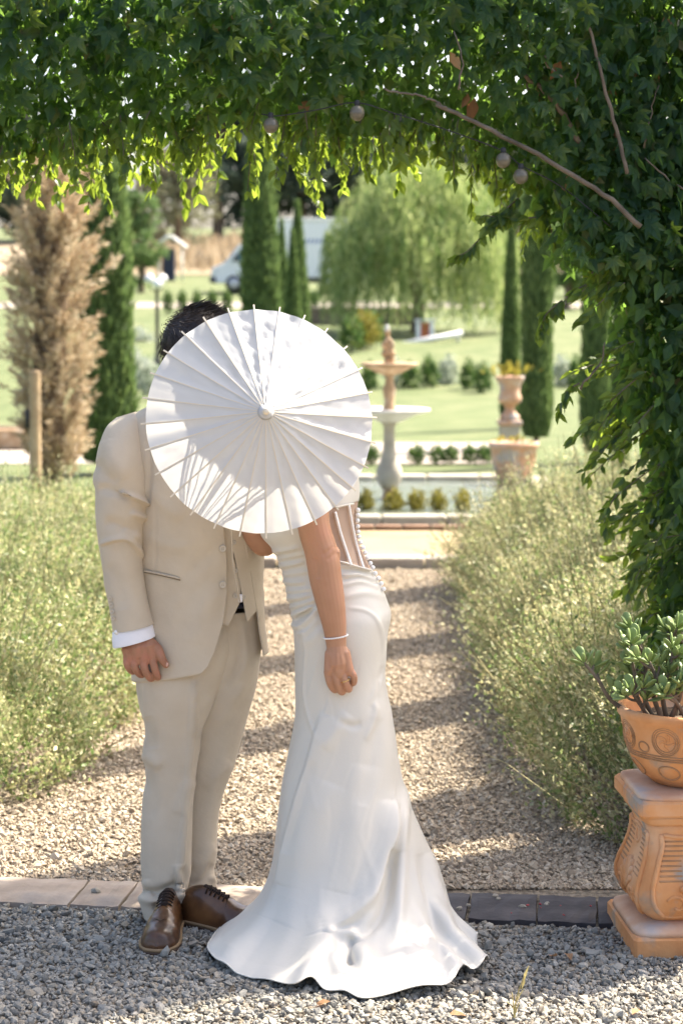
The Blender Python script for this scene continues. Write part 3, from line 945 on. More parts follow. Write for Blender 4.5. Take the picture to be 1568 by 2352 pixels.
def shrub_mesh(seed, mt, n=420, leaf=.10):
    g = np.random.default_rng(seed)
    p = g.normal(size=(n, 3)); p /= np.linalg.norm(p, axis=1)[:, None]
    p = p * (g.uniform(.5, 1.0, n) * (1 + .25 * wob(p, 3, seed)))[:, None] * .5 + [0, 0, .58]
    v, f = scatter(LEAF_OVATE, p, p - [0, 0, .3] + g.normal(0, .4, (n, 3)), g.uniform(.7, 1.3, n) * leaf * 2, seed=seed)
    tr = tube([[0, 0, 0], [.02, 0, .3], [0, 0, .7]], [.035, .03, .01], 6)
    return mesh_from('foliage', v, f, False, [mt]), mesh_from('stem', tr[0], tr[1], True, [M['bark']])
SHR = {k: shrub_mesh(100 + i, M[k]) for i, k in enumerate(['shrub', 'shrub_yellow', 'shrub_silver'])}

def shrub(px, py, wpx, hpx, kind, label, group, Y=None):
    g = G(px, py) if Y is None else P(px, py, Y)
    if Y is not None: g[2] = float(terrain_z(Y))
    s = g[1] / FPX
    root = empty('shrub', g, random.uniform(0, 6), label, 'shrub', group)
    a, b = SHR[kind]
    sc = (wpx * s, wpx * s, hpx * s)
    fo = inst('foliage', a, root, sc=sc); fo['kind'] = 'stuff'
    inst('stem', b, root, sc=sc)

ORD = ['first', 'second', 'third', 'fourth', 'fifth', 'sixth', 'seventh', 'eighth', 'ninth', 'tenth', 'eleventh', 'twelfth']
for k, (px, w) in enumerate([(715, 36), (770, 40), (838, 36), (903, 44), (955, 40), (1007, 36), (1062, 38)]):
    shrub(px, 1186, w, 52, 'shrub_yellow', ORD[k] + ' yellow green box shrub from the left along the near pool rim', 'box shrubs before the pool')
for k, px in enumerate([700, 762, 850, 955, 1005, 1035, 1076, 1112]):
    shrub(px, 1068, 36 + random.random() * 8, 40, 'shrub', ORD[k] + ' low round green shrub from the left behind the far pool rim', 'green shrubs behind the pool')
for k, px in enumerate([735, 790, 850, 905, 940, 985, 1025, 1073, 1110, 1295, 1320]):
    shrub(px, 905 + random.uniform(-6, 6), 38 + random.random() * 10, 62 + random.random() * 14, 'shrub' if k % 3 else 'shrub_silver',
          ORD[k] + (' rose bush from the left' if k % 3 else ' rose bush from the left, silvery,') + ' in the row below the willow', 'rose bushes across the lawn')
for k, px in enumerate([300, 322, 338, 352]):
    shrub(px, [880, 905, 850, 920][k], 62, 80, 'shrub_silver', ORD[k] + ' silvery shrub from the left under the lamp post', 'silver shrubs under the lamp post')
j = 0
for k in range(11):
    px = 380 + k * 34
    if 540 < px < 650: continue
    shrub(px, 0, 24, 48, 'shrub', ORD[j] + ' small young bush from the left beside the pale field track', 'young bushes by the track', Y=66)
    j += 1
for k, px in enumerate([850, 835, 805]):
    shrub(px, 0, 60, 72, 'shrub_yellow' if k == 1 else 'shrub', ['green bush just left of the fountain statue', 'yellow green bush left of the fountain statue', 'green bush at the foot of the willow beside the parasol'][k], None, Y=50 - k)

# ================================================================== THINGS IN THE GARDEN
# fountain with its pool
FY = 16.9
fc = P(893, 1150, FY)
pool = empty('fountain_pool', (fc[0] - .35, FY, 0), 0, 'rectangular garden pool with a pale stone rim round the fountain', 'pool')
W2, D0, D1 = 1.75, -1.72, 1.90
for i in range(7):
    w = 2 * W2 / 7
    for yy_ in (D0, D1):
        v, f = box(-W2 + w * (i + .5), yy_, .05, w - .01, .20 if yy_ > 0 else .12, .10, .012)
        obj('rim_stone', v, f, M['stone_pale'], pool, False)
for i in range(6):
    w = (D1 - D0 - .2) / 6
    for xx_ in (-W2, W2):
        v, f = box(xx_, D0 + .1 + w * (i + .5), .051, .20, w - .01, .10, .012)
        obj('rim_stone', v, f, M['stone_pale'], pool, False)
v, f = box(0, .09, .018, 2 * W2 - .2, D1 - D0 - .2, .03)
obj('basin_floor', v, f, M['dark_wall'], pool, False)
nx_ = 40
X, Yq = np.meshgrid(np.linspace(-W2 + .1, W2 - .1, nx_), np.linspace(D0 + .1, D1 - .1, nx_))
vv = np.stack([X, Yq, .055 + .003 * np.sin(X * 14 + 3 * np.sin(Yq * 5)) * np.cos(Yq * 11)], -1).reshape(-1, 3)
w_ = obj('water', vv, grid_faces(nx_, nx_, False), M['water'], pool)
be = empty('brick_edging', (fc[0] - .35, FY + D0 - .2, 0), 0, 'row of bricks laid along the near rim of the fountain pool', 'kerb')
bm_ = mesh_from('brick', *box(0, 0, 0, .20, .09, .07, .006), False, [M['brick']])
for i in range(18):
    inst('brick', bm_, be, (-1.8 + i * .21, random.uniform(-.006, .006), .008), (0, 0, random.uniform(-.03, .03)))

ft = empty('fountain', (fc[0], FY, 0), 0, 'two tiered stone fountain with a small statue on top', 'fountain')
def zp(y): return P(893, y, FY)[2]
px2m = FY / FPX
def lt(name, prof, mt, n=28):
    v, f = lathe([(r * px2m, zp(y)) for r, y in prof], n)
    return obj(name, v, f, mt, ft)
lt('base', [(24, 1165), (24, 1150), (17, 1142), (13, 1128), (18, 1120)], M['stone_warm'])
lt('bulb_column', [(18, 1121), (26, 1108), (30, 1092), (29, 1078), (22, 1062), (16, 1040), (13, 1010), (13, 980), (18, 972), (24, 968)], M['stone_pale'])
lt('lower_basin', [(24, 969), (40, 962), (62, 952), (88, 946), (94, 943), (94, 939), (88, 938), (60, 944), (20, 948)], M['white_marble'], 40)
lt('middle_column', [(20, 950), (16, 938), (11, 925), (14, 905), (16, 895), (10, 880), (9, 866), (14, 860)], M['stone_warm'])
lt('upper_basin', [(14, 861), (30, 856), (44, 848), (60, 841), (66, 838), (66, 834), (60, 833), (40, 840), (12, 843)], M['stone_warm'], 36)
lt('statue_plinth', [(14, 845), (13, 832), (11, 826), (14, 822)], M['stone_warm'])
# small standing figure on top
pieces = [limb([(890, 824, FY, 8), (888, 806, FY, 8), (889, 790, FY, 9), (890, 778, FY, 7)]), limb([(897, 824, FY, 7), (898, 806, FY, 7), (894, 790, FY, 8)]),
          limb([(890, 768, FY, 6), (889, 762, FY - .01, 6.5), (887, 756, FY - .01, 5)]), limb([(884, 784, FY - .03, 4), (878, 794, FY - .05, 3.5), (884, 800, FY - .06, 3)]),
          limb([(897, 782, FY - .02, 4), (903, 792, FY - .04, 3.5), (900, 803, FY - .05, 3)]), limb([(885, 812, FY, 10), (898, 812, FY, 10)])]
v, f = remeshed(pieces, .008, 2)
obj('statue', v - np.array([fc[0], FY, 0]), f, M['stone_warm'], ft)
v, f = limb([(888, 757, FY - .02, 6), (889, 750, FY - .02, 4.5)])
obj('statue_cap', v - np.array([fc[0], FY, 0]), f, M['white_marble'], ft)

# urn on its pedestal and the bowl before it
UY = 19.6
uc = P(1169, 1000, UY)
um = UY / FPX
def zu(y): return P(1169, y, UY)[2]
urn = empty('garden_urn', (uc[0], UY, zu(965)), 0, 'terracotta goblet urn planted with pale flowers on a grey pedestal', 'urn')
v, f = lathe([(22 * um, 0), (23 * um, (965 - 955) * um), (14 * um, 18 * um), (10 * um, 26 * um), (14 * um, 34 * um), (26 * um, 42 * um), (27 * um, 52 * um), (23 * um, 62 * um), (24 * um, 78 * um), (33 * um, 96 * um), (34 * um, 101 * um), (30 * um, 101 * um), (22 * um, 90 * um)], 32)
obj('bowl', v, f, M['terracotta_dusty'], urn)
n = 90
p = np.random.default_rng(3).normal(0, 1, (n, 3)) * [20 * um, 20 * um, 7 * um] + [0, 0, 112 * um]
v, f = scatter(LEAF_OVATE, p, p * [1, 1, .3] + [0, 0, .1], 14 * um, seed=4)
tag(obj('flowers', v, f, M['shrub_yellow'], urn, False), kind='stuff')
pl = empty('urn_pedestal', (uc[0], UY, 0), 0, 'square grey stone pedestal carrying the terracotta urn', 'pedestal')
hh = zu(965)
v, f = box(0, 0, hh * .5, 46 * um, 46 * um, hh - .10, .006); obj('shaft', v, f, M['stone_pale'], pl, False)
v, f = box(0, 0, hh - .025, 54 * um, 54 * um, .05, .008); obj('cap', v, f, M['terracotta_dusty'], pl, False)
v, f = box(0, 0, .025, 56 * um, 56 * um, .05, .008); obj('foot', v, f, M['terracotta_dusty'], pl, False)
BY = 18.3
bc = P(1179, 1015, BY); bm2 = BY / FPX
bowl = empty('terracotta_planter', (bc[0], BY, 0), 0, 'wide terracotta bowl planter in front of the grey urn pedestal', 'planter')
zt_ = bc[2]
v, f = lathe([(30 * bm2, 0), (34 * bm2, .02), (50 * bm2, zt_ * .6), (54 * bm2, zt_ - .05), (58 * bm2, zt_ - .045), (58 * bm2, zt_), (52 * bm2, zt_), (48 * bm2, zt_ - .06), (5 * bm2, zt_ - .06)], 36)
obj('bowl', v, f, M['terracotta_dusty'], bowl)
v, f = scatter(LEAF_OVATE, np.random.default_rng(5).normal(0, 1, (30, 3)) * [22 * bm2, 22 * bm2, .01] + [0, 0, zt_ + .01], np.random.default_rng(6).normal(0, 1, (30, 3)) + [0, 0, 1], .06, seed=7)
tag(obj('plant', v, f, M['shrub_yellow'], bowl, False), kind='stuff')

# lamp post with three globes
LY = 44.0
lb = P(362, 800, LY); lz = float(terrain_z(LY)); lm = LY / FPX
lamp = empty('garden_lamp', (lb[0], LY, lz), 0, 'slender dark lamp post carrying three round glass globes', 'lamp')
H_ = P(362, 655, LY)[2] - lz
v, f = lathe([(9 * lm, 0), (9 * lm, .1), (5.5 * lm, .16), (4.4 * lm, .5), (4.0 * lm, H_ * .95), (6 * lm, H_), (1 * lm, H_ + .03)], 14); obj('post', v, f, M['black_metal'], lamp)
for dx, dy, dz in ((-17, .0, 14), (13, .0, 14), (4, -.2, 2)):
    v, f = tube(smooth_path([[0, 0, H_ - .08], [dx * lm * .7, dy * .7, H_ - .12], [dx * lm, dy, H_ + dz * lm - 9 * lm]], 8), .012, 7); a_ = obj('arm', v, f, M['black_metal'], lamp)
    v, f = sphere((dx * lm, dy, H_ + dz * lm), 11 * lm, 18, 12); obj('globe', v, f, M['light_glass'], lamp)

# white van
VY = 84.0
vz = float(terrain_z(VY)); vm = VY / FPX
v0 = P(488, 640, VY)[0]
van = empty('parked_van', (v0, VY, vz), 0, 'white box van parked in the far field behind the cypresses', 'van')
def prism(poly, y0, y1):
    n_ = len(poly)
    v = np.array([[x, y0, z] for x, z in poly] + [[x, y1, z] for x, z in poly])
    i = np.arange(n_); j = (i + 1) % n_
    return v, [np.stack([i, j, j + n_, i + n_], 1)]
def solid(name, poly, y0, y1, mt, parent):
    me = bpy.data.meshes.new(name)
    n_ = len(poly)
    vs = [(x, y0, z) for x, z in poly] + [(x, y1, z) for x, z in poly]
    fs = [tuple(range(n_)), tuple(range(2 * n_ - 1, n_ - 1, -1))] + [(j, i, i + n_, j + n_) for i, j in ((k, (k + 1) % n_) for k in range(n_))]
    me.from_pydata(vs, [], fs); me.materials.append(mt)
    o = link(bpy.data.objects.new(name, me), parent)
    b = o.modifiers.new('bevel', 'BEVEL'); b.width = .03; b.segments = 2; b.limit_method = 'ANGLE'
    return o
cab = solid('cab', [(0.05, .45), (0, .75), (.06, 1.02), (.55, 1.22), (1.15, 1.95), (1.35, 2.05), (2.1, 2.08), (2.1, .40), (.2, .38)], -1.0, 1.0, M['van_white'], van)
solid('side_window', [(.86, 1.28), (1.28, 1.86), (1.95, 1.90), (1.95, 1.26)], -1.012, -1.002, M['van_glass'], cab)
v = np.array([[.60, -.88, 1.275], [.60, .88, 1.275], [1.125, .80, 1.91], [1.125, -.80, 1.91]]) + [-.02, 0, .012]
obj('windscreen', v, np.array([[0, 3, 2, 1]]), M['van_glass'], cab, False)
solid('bumper', [(-.06, .40), (-.06, .66), (.22, .68), (.22, .38)], -1.02, 1.02, M['van_grey'], cab)
solid('headlight', [(.02, .80), (.10, 1.0), (.34, 1.06), (.30, .84)], -1.014, -.99, M['light_glass'], cab)
solid('door_mirror', [(.98, 1.28), (.98, 1.56), (1.08, 1.56), (1.08, 1.28)], -1.24, -1.03, M['van_grey'], cab)
cargo = solid('cargo_box', [(2.18, .62), (2.18, 3.02), (6.4, 3.02), (6.4, .62)], -1.08, 1.08, M['van_white'], van)
solid('roof_trim', [(2.15, 2.88), (2.15, 3.06), (6.43, 3.06), (6.43, 2.88)], -1.10, 1.10, M['white_paint'], cargo)
solid('chassis', [(1.9, .42), (1.9, .60), (6.3, .60), (6.3, .42)], -.85, .85, M['van_grey'], van)
for k in range(9):
    x = 3.55 + k * .17
    solid('letter', [(x, 2.02), (x + .05, 2.20), (x + .13, 2.20), (x + .08, 2.02)], -1.088, -1.082, M['print'], cargo)
for x in (.95, 5.0):
    for y in (-.92, .92):
        v, f = lathe([(.05, -.11), (.33, -.11), (.36, -.06), (.36, .06), (.33, .11), (.05, .11)], 22)
        t_ = obj('wheel', v[:, [0, 2, 1]], [a[:, ::-1] for a in f], M['tyre'], van); t_.location = (x, y, .36)
        v, f = lathe([(.03, -.118), (.2, -.118), (.22, -.112), (.22, .112), (.2, .118), (.03, .118)], 18)
        obj('rim', v[:, [0, 2, 1]], [a[:, ::-1] for a in f], M['rim'], t_)

# garden bits far back: a white beam across a small red and white stand, a dark shelter, a low wall
Yb = 52.0
a0 = P(908, 795, Yb); a1 = P(1062, 765, Yb)
beam = empty('white_beam', (a0[0], Yb, a0[2]), 0, 'long white beam slanting up to the right behind the fountain statue', 'beam')
L_ = a1 - a0
v, f = tube([[0, 0, 0], L_ * .5, L_], [.075, .075, .07], 8); obj('timber', v, f, M['white_paint'], beam)
for t_ in (.08, .93):
    q = L_ * t_
    v, f = tube([[q[0], .05, q[2]], [q[0], .05, float(terrain_z(Yb)) - a0[2]]], .05, 7); obj('support', v, f, M['white_paint'], beam)
sp_ = P(975, 800, Yb + 1.5); zz = float(terrain_z(Yb + 1.5))
stand = empty('red_stand', (sp_[0], Yb + 1.5, zz), 0, 'little red and white stand under the willow behind the slanting beam', 'stand')
hh = .42
v, f = box(0, 0, hh * .5, .22, .2, hh, .01); obj('panel', v, f, M['red_paint'], stand, False)
for dx in (-.18, .18):
    v, f = box(dx, 0, hh * .52, .12, .32, hh * 1.04, .01); obj('post', v, f, M['white_paint'], stand, False)
v, f = box(0, 0, hh * 1.04 + .05, .55, .4, .06, .01); obj('top_board', v, f, M['white_paint'], stand, False)
dk = P(392, 600, 92); zz = float(terrain_z(92))
shel = empty('garden_shelter', (dk[0], 92, zz), 0, 'small dark open shelter with a pale pitched top beyond the lamp post', 'shelter')
v, f = box(-.1, .3, .75, .55, .5, 1.5, .02); obj('back_panel', v, f, M['navy'], shel, False)
for dx in (-.5, .55):
    v, f = tube([[dx, -.2, 0], [dx, -.2, 1.6]], .045, 7); obj('post', v, f, M['white_paint'], shel)
solid('roof', [(-.75, 1.55), (-.1, 2.1), (.05, 2.1), (.75, 1.6), (.75, 1.52), (0, 1.98)], -.5, .6, M['white_paint'], shel)
lw = P(745, 752, 60)
wl = empty('retaining_wall', (lw[0], 60, float(terrain_z(60))), 0, 'dark low retaining wall crossing behind the willow trunk', 'wall')
v, f = box(.8, 0, .22, 4.2, .3, .5, .02); obj('wall_body', v, f, M['dark_wall'], wl, False)
for i in range(9):
    v, f = box(-1.05 + i * .466, 0, .50, .455, .36, .07, .01); obj('coping_stone', v, f, M['pale_path'], wl, False)
lw = G(15, 1032)
w3 = empty('stone_trough', (lw[0], lw[1], 0), 0, 'low weathered stone trough on the lawn at the left picture edge', 'trough')
v, f = box(0, 0, .13, .62, .4, .26, .03); obj('body', v, f, M['stone_warm'], w3, False)
v, f = box(0, 0, .262, .50, .28, .02, .005); obj('soil', v, f, M['soil'], w3, False)

# ================================================================== IVY ARCH
A_Y0, A_Y1 = 5.98, 6.50
in_x = np.array([-1.75, -1.60, -1.35, -1.08, -.66, -.25, 0.0, .30, .43, .57, .66])
in_z = np.array([1.45, 1.82, 2.08, 2.15, 2.235, 2.265, 2.23, 2.24, 2.19, 2.08, 1.98])
leg_z = np.array([0.0, .35, .76, 1.10, 1.43, 1.83, 1.95])
leg_x = np.array([1.08, 1.06, 1.01, .965, .89, .78, .70])

def arch_depth(x, z):
    """how far inside the leafy mass (negative = open)"""
    out = (np.abs((x + .35) / 2.60) ** 2.6 + np.abs(z / 4.0) ** 2.6)
    d_out = (1 - out ** (1 / 2.6)) * 2.2
    d_out = np.minimum(d_out, np.interp(x, [-1.6, -1.0, .93, 1.25], [2.7, 2.95, 2.98, 4.2]) - z)  # unseen top shaped low on the left so sun reaches the parasol
    ztop = np.interp(x, in_x, in_z, left=-1, right=9)
    d_in = np.where(x < -1.75, .5 + (-1.75 - x), np.where(x > .66, np.where(z < 1.83, x - np.interp(z, leg_z, leg_x), .3 + (z - 1.83)), z - ztop))
    m = (x > .4) & (x <= .66)
    d_in = np.where(m, np.maximum(d_in, x - np.interp(z, leg_z, leg_x)), d_in)
    return np.minimum(d_out, d_in)

arch = empty('ivy_arch', (.9, 6.1, 0), 0, 'dense green creeper arch spanning the path above the couple and down its right side', 'arch')
aoff = np.array([.9, 6.1, 0])
g = np.random.default_rng(77)
def arch_points(n, front=.5):
    out = []
    c = 0
    while c < n:
        p = np.stack([g.uniform(-2.6, 2.28, n), g.uniform(A_Y0, A_Y1, n), g.uniform(0, 4.05, n)], 1)
        u = g.uniform(0, 1, n)
        p[:, 1] = np.where(u < front, A_Y0 + np.abs(g.normal(0, .10, n)), np.where(u < front + .25, A_Y1 - np.abs(g.normal(0, .1, n)), p[:, 1]))
        lump = .09 * wob(p, 5, 5) + .05 * wob(p, 13, 6)
        d = arch_depth(p[:, 0], p[:, 2]) + lump * .6 - .02
        p[:, 1] += .08 * wob(p, 3.5, 8) + np.clip(.22 - d, 0, .22) * np.where(p[:, 1] < 6.24, .7, -.7)
        k = (d > 0) & (p[:, 0] > -2.3)
        # off-picture masses need less
        k &= (g.uniform(0, 1, n) < np.where((p[:, 2] > 2.85) | (p[:, 0] < -1.3), .80, 1.0))
        out.append(p[k]); c += int(k.sum())
    return np.concatenate(out)[:n]

pos = arch_points(60000)
ex = np.stack([g.uniform(.7, 2.25, 60000), g.uniform(6.0, 6.5, 60000), g.uniform(0, 2.7, 60000)], 1)  # extra leaves added to thicken the leg and keep sun off the gown
ex = ex[(arch_depth(ex[:, 0], ex[:, 2]) > .06)][:22000]
pos = np.concatenate([pos, ex])
nL = len(pos)
d = np.stack([g.normal(0, .55, nL), g.normal(-.25, .5, nL), -.75 + g.normal(0, .5, nL)], 1)
sz = np.clip(g.lognormal(math.log(.046), .32, nL), .022, .09)
v, f = scatter(LEAF_LIGHT, pos - aoff, d, sz, up=np.array([0, -.9, .5]), seed=9, roll=.7)
# a few leaves dead brown
o = obj('foliage', v, f, M['ivy'], arch, False); o['kind'] = 'stuff'

# fringe: shoots hanging from the lower edge, backlit tone put into their paler colour
fr_p, fr_d, fr_s = [], [], []
tend = MB()
for i in range(255):
    if i < 190:
        x = g.uniform(-1.35, .66); z = float(np.interp(x, in_x, in_z)) + .04; L = abs(g.normal(.0, .05)) + .02
        if g.uniform() < .06: L += .07
        base = np.array([x, g.uniform(6.05, 6.75), z]); dirn = np.array([g.normal(0, .35), g.normal(0, .3), -1.0])
    else:
        z = g.uniform(.25, 1.85); x = float(np.interp(z, leg_z, leg_x)) + .05; L = abs(g.normal(0, .07)) + .05
        base = np.array([x, g.uniform(6.0, 6.4), z]); dirn = np.array([-.8, g.normal(-.1, .3), -.55 + g.normal(0, .3)])
    dirn /= np.linalg.norm(dirn)
    m = int(4 + L * 45)
    s = np.linspace(0, 1, m)
    p = base + dirn * (s * (L + .05))[:, None] + np.array([0, 0, -.25]) * (s ** 2 * L)[:, None]
    tv, tf = tube(p, np.linspace(.0022, .0012, m), 4); tend.add(tv - aoff, tf)
    q = np.repeat(p, 2, 0)
    fr_p.append(q); fr_d.append(dirn + g.normal(0, .55, (len(q), 3)) + [0, 0, -.35]); fr_s.append(g.uniform(.030, .058, len(q)))
# longer sprays reaching into the opening on the right
for (pts, m) in (([(1190, 455), (1150, 490), (1120, 525), (1075, 575), (1045, 590)], 22), ([(1230, 500), (1170, 500), (1110, 495)], 16), ([(1290, 690), (1255, 720), (1240, 760)], 12),
                 ([(1330, 880), (1300, 900), (1285, 945)], 10), ([(1420, 1130), (1395, 1170), (1392, 1210)], 8), ([(1480, 1290), (1452, 1310), (1440, 1350)], 8)):
    w = np.array([P(a, b, 6.1) for a, b in pts])
    p = smooth_path(w, m)
    tv, tf = tube(p, np.linspace(.003, .0012, m), 5); tend.add(tv - aoff, tf)
    q = np.repeat(p, 2, 0)
    t = np.gradient(p, axis=0); t /= np.linalg.norm(t, axis=1)[:, None]
    fr_p.append(q); fr_d.append(np.repeat(t, 2, 0) * .5 + g.normal(0, .5, (len(q), 3)) + [0, 0, -.6]); fr_s.append(g.uniform(.035, .062, len(q)))
fp, fd, fs_ = np.concatenate(fr_p), np.concatenate(fr_d), np.concatenate(fr_s)
v, f = scatter(LEAF_OVATE, fp - aoff, fd, fs_, up=np.array([0, -.7, .5]), seed=19, roll=.7)
o = obj('hanging_shoots', v, f, M['ivy_pale'], arch, False); o['kind'] = 'stuff'
tag(tend.build('tendrils', M['twig'], arch), kind='stuff')

# dead brown leaves caught in the mass
n = 60
p = arch_points(4000, .9)
k = (p[:, 2] > 1.9) & (p[:, 2] < 2.8) & (p[:, 0] > -.5) & (p[:, 1] < 6.2)
p = p[k][:n]
v, f = scatter(LEAF_OVATE, p - aoff + [0, -.01, 0], np.stack([g.normal(0, .4, len(p)), g.normal(0, .4, len(p)), -np.ones(len(p))], 1), g.uniform(.05, .085, len(p)), seed=29)
o = obj('dead_leaves', v, f, M['dead_leaf'], arch, False); o['kind'] = 'stuff'

# the nearest leaves, each of five leaflets
def five_leaf(seed, ml):
    gg = np.random.default_rng(seed)
    mb = MB()
    for k, (a, s) in enumerate(((0, 1.0), (.85, .85), (-.85, .85), (1.75, .6), (-1.75, .6))):
        a += gg.normal(0, .1)
        tv, tf = LEAF_OVATE
        tv = tv * s
        c, sn = math.cos(a), math.sin(a)
        tv = np.stack([tv[:, 0] * c + tv[:, 1] * sn, -tv[:, 0] * sn + tv[:, 1] * c, tv[:, 2] - .25 * (tv[:, 1] ** 2) * gg.uniform(.5, 1.5)], 1)
        mb.add(tv, tf)
    tv, tf = tube([[0, 0, 0], [0, -.2, .02], [0, -.45, .15]], [.014, .012, .012], 4)
    mb.add(tv, tf)
    v, f = mb.get()
    return mesh_from('leaf', v, f, False, [ml])
LV = [five_leaf(i, M['ivy'] if i % 3 else M['ivy_pale']) for i in range(6)]
p = arch_points(9000, .95)
q = proj(p)
k = (p[:, 1] < 6.10) & (q[:, 0] > -20) & (q[:, 0] < 1590) & (q[:, 1] > -20) & (q[:, 1] < 1500)
p = p[k][:300]
for i, c in enumerate(p):
    # leaf tip down, upper side towards the open air
    X_ = Vector((1, g.normal(0, .5), g.normal(0, .6))).normalized()
    Yv = Vector((g.normal(0, .45), -.35 + g.normal(0, .3), -1)).normalized()
    Zv = X_.cross(Yv).normalized(); X_ = Yv.cross(Zv).normalized()
    if Zv.y > 0: X_, Zv = -X_, -Zv
    m4 = Matrix((X_, Yv, Zv)).transposed().to_4x4()
    o = bpy.data.objects.new('leaf', LV[i % 6])
    s = g.uniform(.038, .062)
    o.matrix_basis = Matrix.Translation(Vector(c - aoff + [0, -.06, 0])) @ m4 @ Matrix.Scale(s, 4)
    link(o, arch)

# woody stems and the bent rail of the arch
def stem(pts, Y, r0, r1, name, mt=M['bark'], n=24, seed=0):
    gg = np.random.default_rng(seed)
    w = np.array([P(a, b, Y) for a, b in pts])
    p = smooth_path(w, n) + gg.normal(0, .0022, (n, 3))
    v, f = tube(p - aoff, np.linspace(r0, r1, n), 8)
    return obj(name, v, f, mt, arch)
stem([(1000, 240), (1100, 285), (1250, 365), (1390, 450), (1470, 520)], 5.98, .006, .008, 'arch_rail', M['twig'], seed=1)
stem([(1110, 120), (1180, 160), (1245, 205), (1290, 260), (1330, 330)], 6.05, .006, .009, 'branch', seed=2)
stem([(880, 205), (980, 225), (1030, 250)], 5.98, .003, .004, 'branch', M['twig'], seed=3)
stem([(1340, 0), (1360, 90), (1400, 240), (1440, 400)], 5.98, .004, .006, 'branch', M['twig'], seed=5)
for i in range(12):
    x = g.uniform(850, 1540); y = g.uniform(60, 900)
    if x < 1250 and y > 330: continue
    L = g.uniform(60, 170); a = g.uniform(.6, 2.2)
    stem([(x, y), (x + L * .5 * math.cos(a) + g.normal(0, 12), y + L * .5 * math.sin(a)), (x + L * math.cos(a), y + L * math.sin(a))], g.uniform(5.95, 6.1), .002, .0035, 'twig', M['twig'], 10, 40 + i)
for k in range(5):
    x = 1.25 + k * .09
    p = smooth_path([[x, 6.25 + .08 * (k % 2), 0], [x + .03, 6.3, .6], [x - .06, 6.25, 1.3], [x - .18, 6.3, 2.0], [x - .4, 6.3, 2.6]], 20) + g.normal(0, .008, (20, 3))
    v, f = tube(p - aoff, np.linspace(.022, .012, 20), 8)
    obj('vine_trunk', v, f, M['bark'], arch)

# string of festoon bulbs
sl = empty('festoon_lights', P(1000, 300, 5.97), 0, 'string of small round glass bulbs hanging in the creeper arch', 'string lights')
so = P(1000, 300, 5.97)
wp = [P(a, b, 6.02) - so for a, b in ((600, 262), (640, 266), (730, 252), (818, 236), (910, 262), (1030, 300), (1150, 345), (1196, 380), (1290, 430), (1400, 520))]
v, f = tube(smooth_path(wp, 60), .002, 6)
obj('cable', v, f, M['black_metal'], sl)
for bx, by in ((622, 288), (820, 260), (1155, 368), (1195, 405)):
    c = P(bx, by, 5.97) - so
    b_ = obj('bulb', *sphere((0, 0, 0), (.0225, .0225, .0235), 18, 12), M['bulb'], sl); b_.location = c
    v, f = lathe([(.007, .018), (.0085, .022), (.0085, .034), (.005, .038)], 12)
    obj('socket', v, f, M['black_metal'], b_)

# ================================================================== POT ON ITS PEDESTAL
PY = 5.22
pc = P(1572, 2165, PY)
pm = PY / FPX
px0 = pc[0]
def zq(y): return P(1560, y, PY)[2]
ped = empty('terracotta_pedestal', (px0, PY, 0), R(4), 'square terracotta pedestal with lyre shaped sides and shell relief', 'pedestal')
# plinth and cap
def slabz(name, half, z0, z1, b, mt, parent=ped):
    v, f = box(0, 0, (z0 + z1) / 2, half * 2, half * 2, z1 - z0, b)
    return obj(name, v, f, mt, parent, False)
zA, zB = .0, .062
slabz('plinth', .178, zA, zB, .008, M['terracotta'])
def sq_loft(name, prof, mt, parent=ped, ex=9.0, n=64):
    v, f = lathe([(r, z) for r, z in prof], n, sq=ex)
    return obj(name, v, f, mt, parent)
sq_loft('plinth_step', [(.174, zB - .002), (.170, zB + .012), (.150, zB + .022), (.118, zB + .030)], M['terracotta_dusty'])
zc = .352
body_prof = [(.118, .088), (.128, .096), (.150, .118), (.163, .146), (.165, .172), (.158, .200), (.146, .232), (.136, .264), (.130, .300), (.130, .330), (.138, zc)]
sq_loft('lyre_body', body_prof, M['terracotta'], ex=8)
sq_loft('neck_moulding', [(.138, zc - .004), (.150, zc + .006), (.152, zc + .016), (.160, zc + .022)], M['terracotta'])
slabz('cap', .166, zc + .022, zc + .068, .008, M['terracotta'])
sq_loft('cap_rim', [(.160, zc + .066), (.158, zc + .078), (.150, zc + .082)], M['terracotta_dusty'])
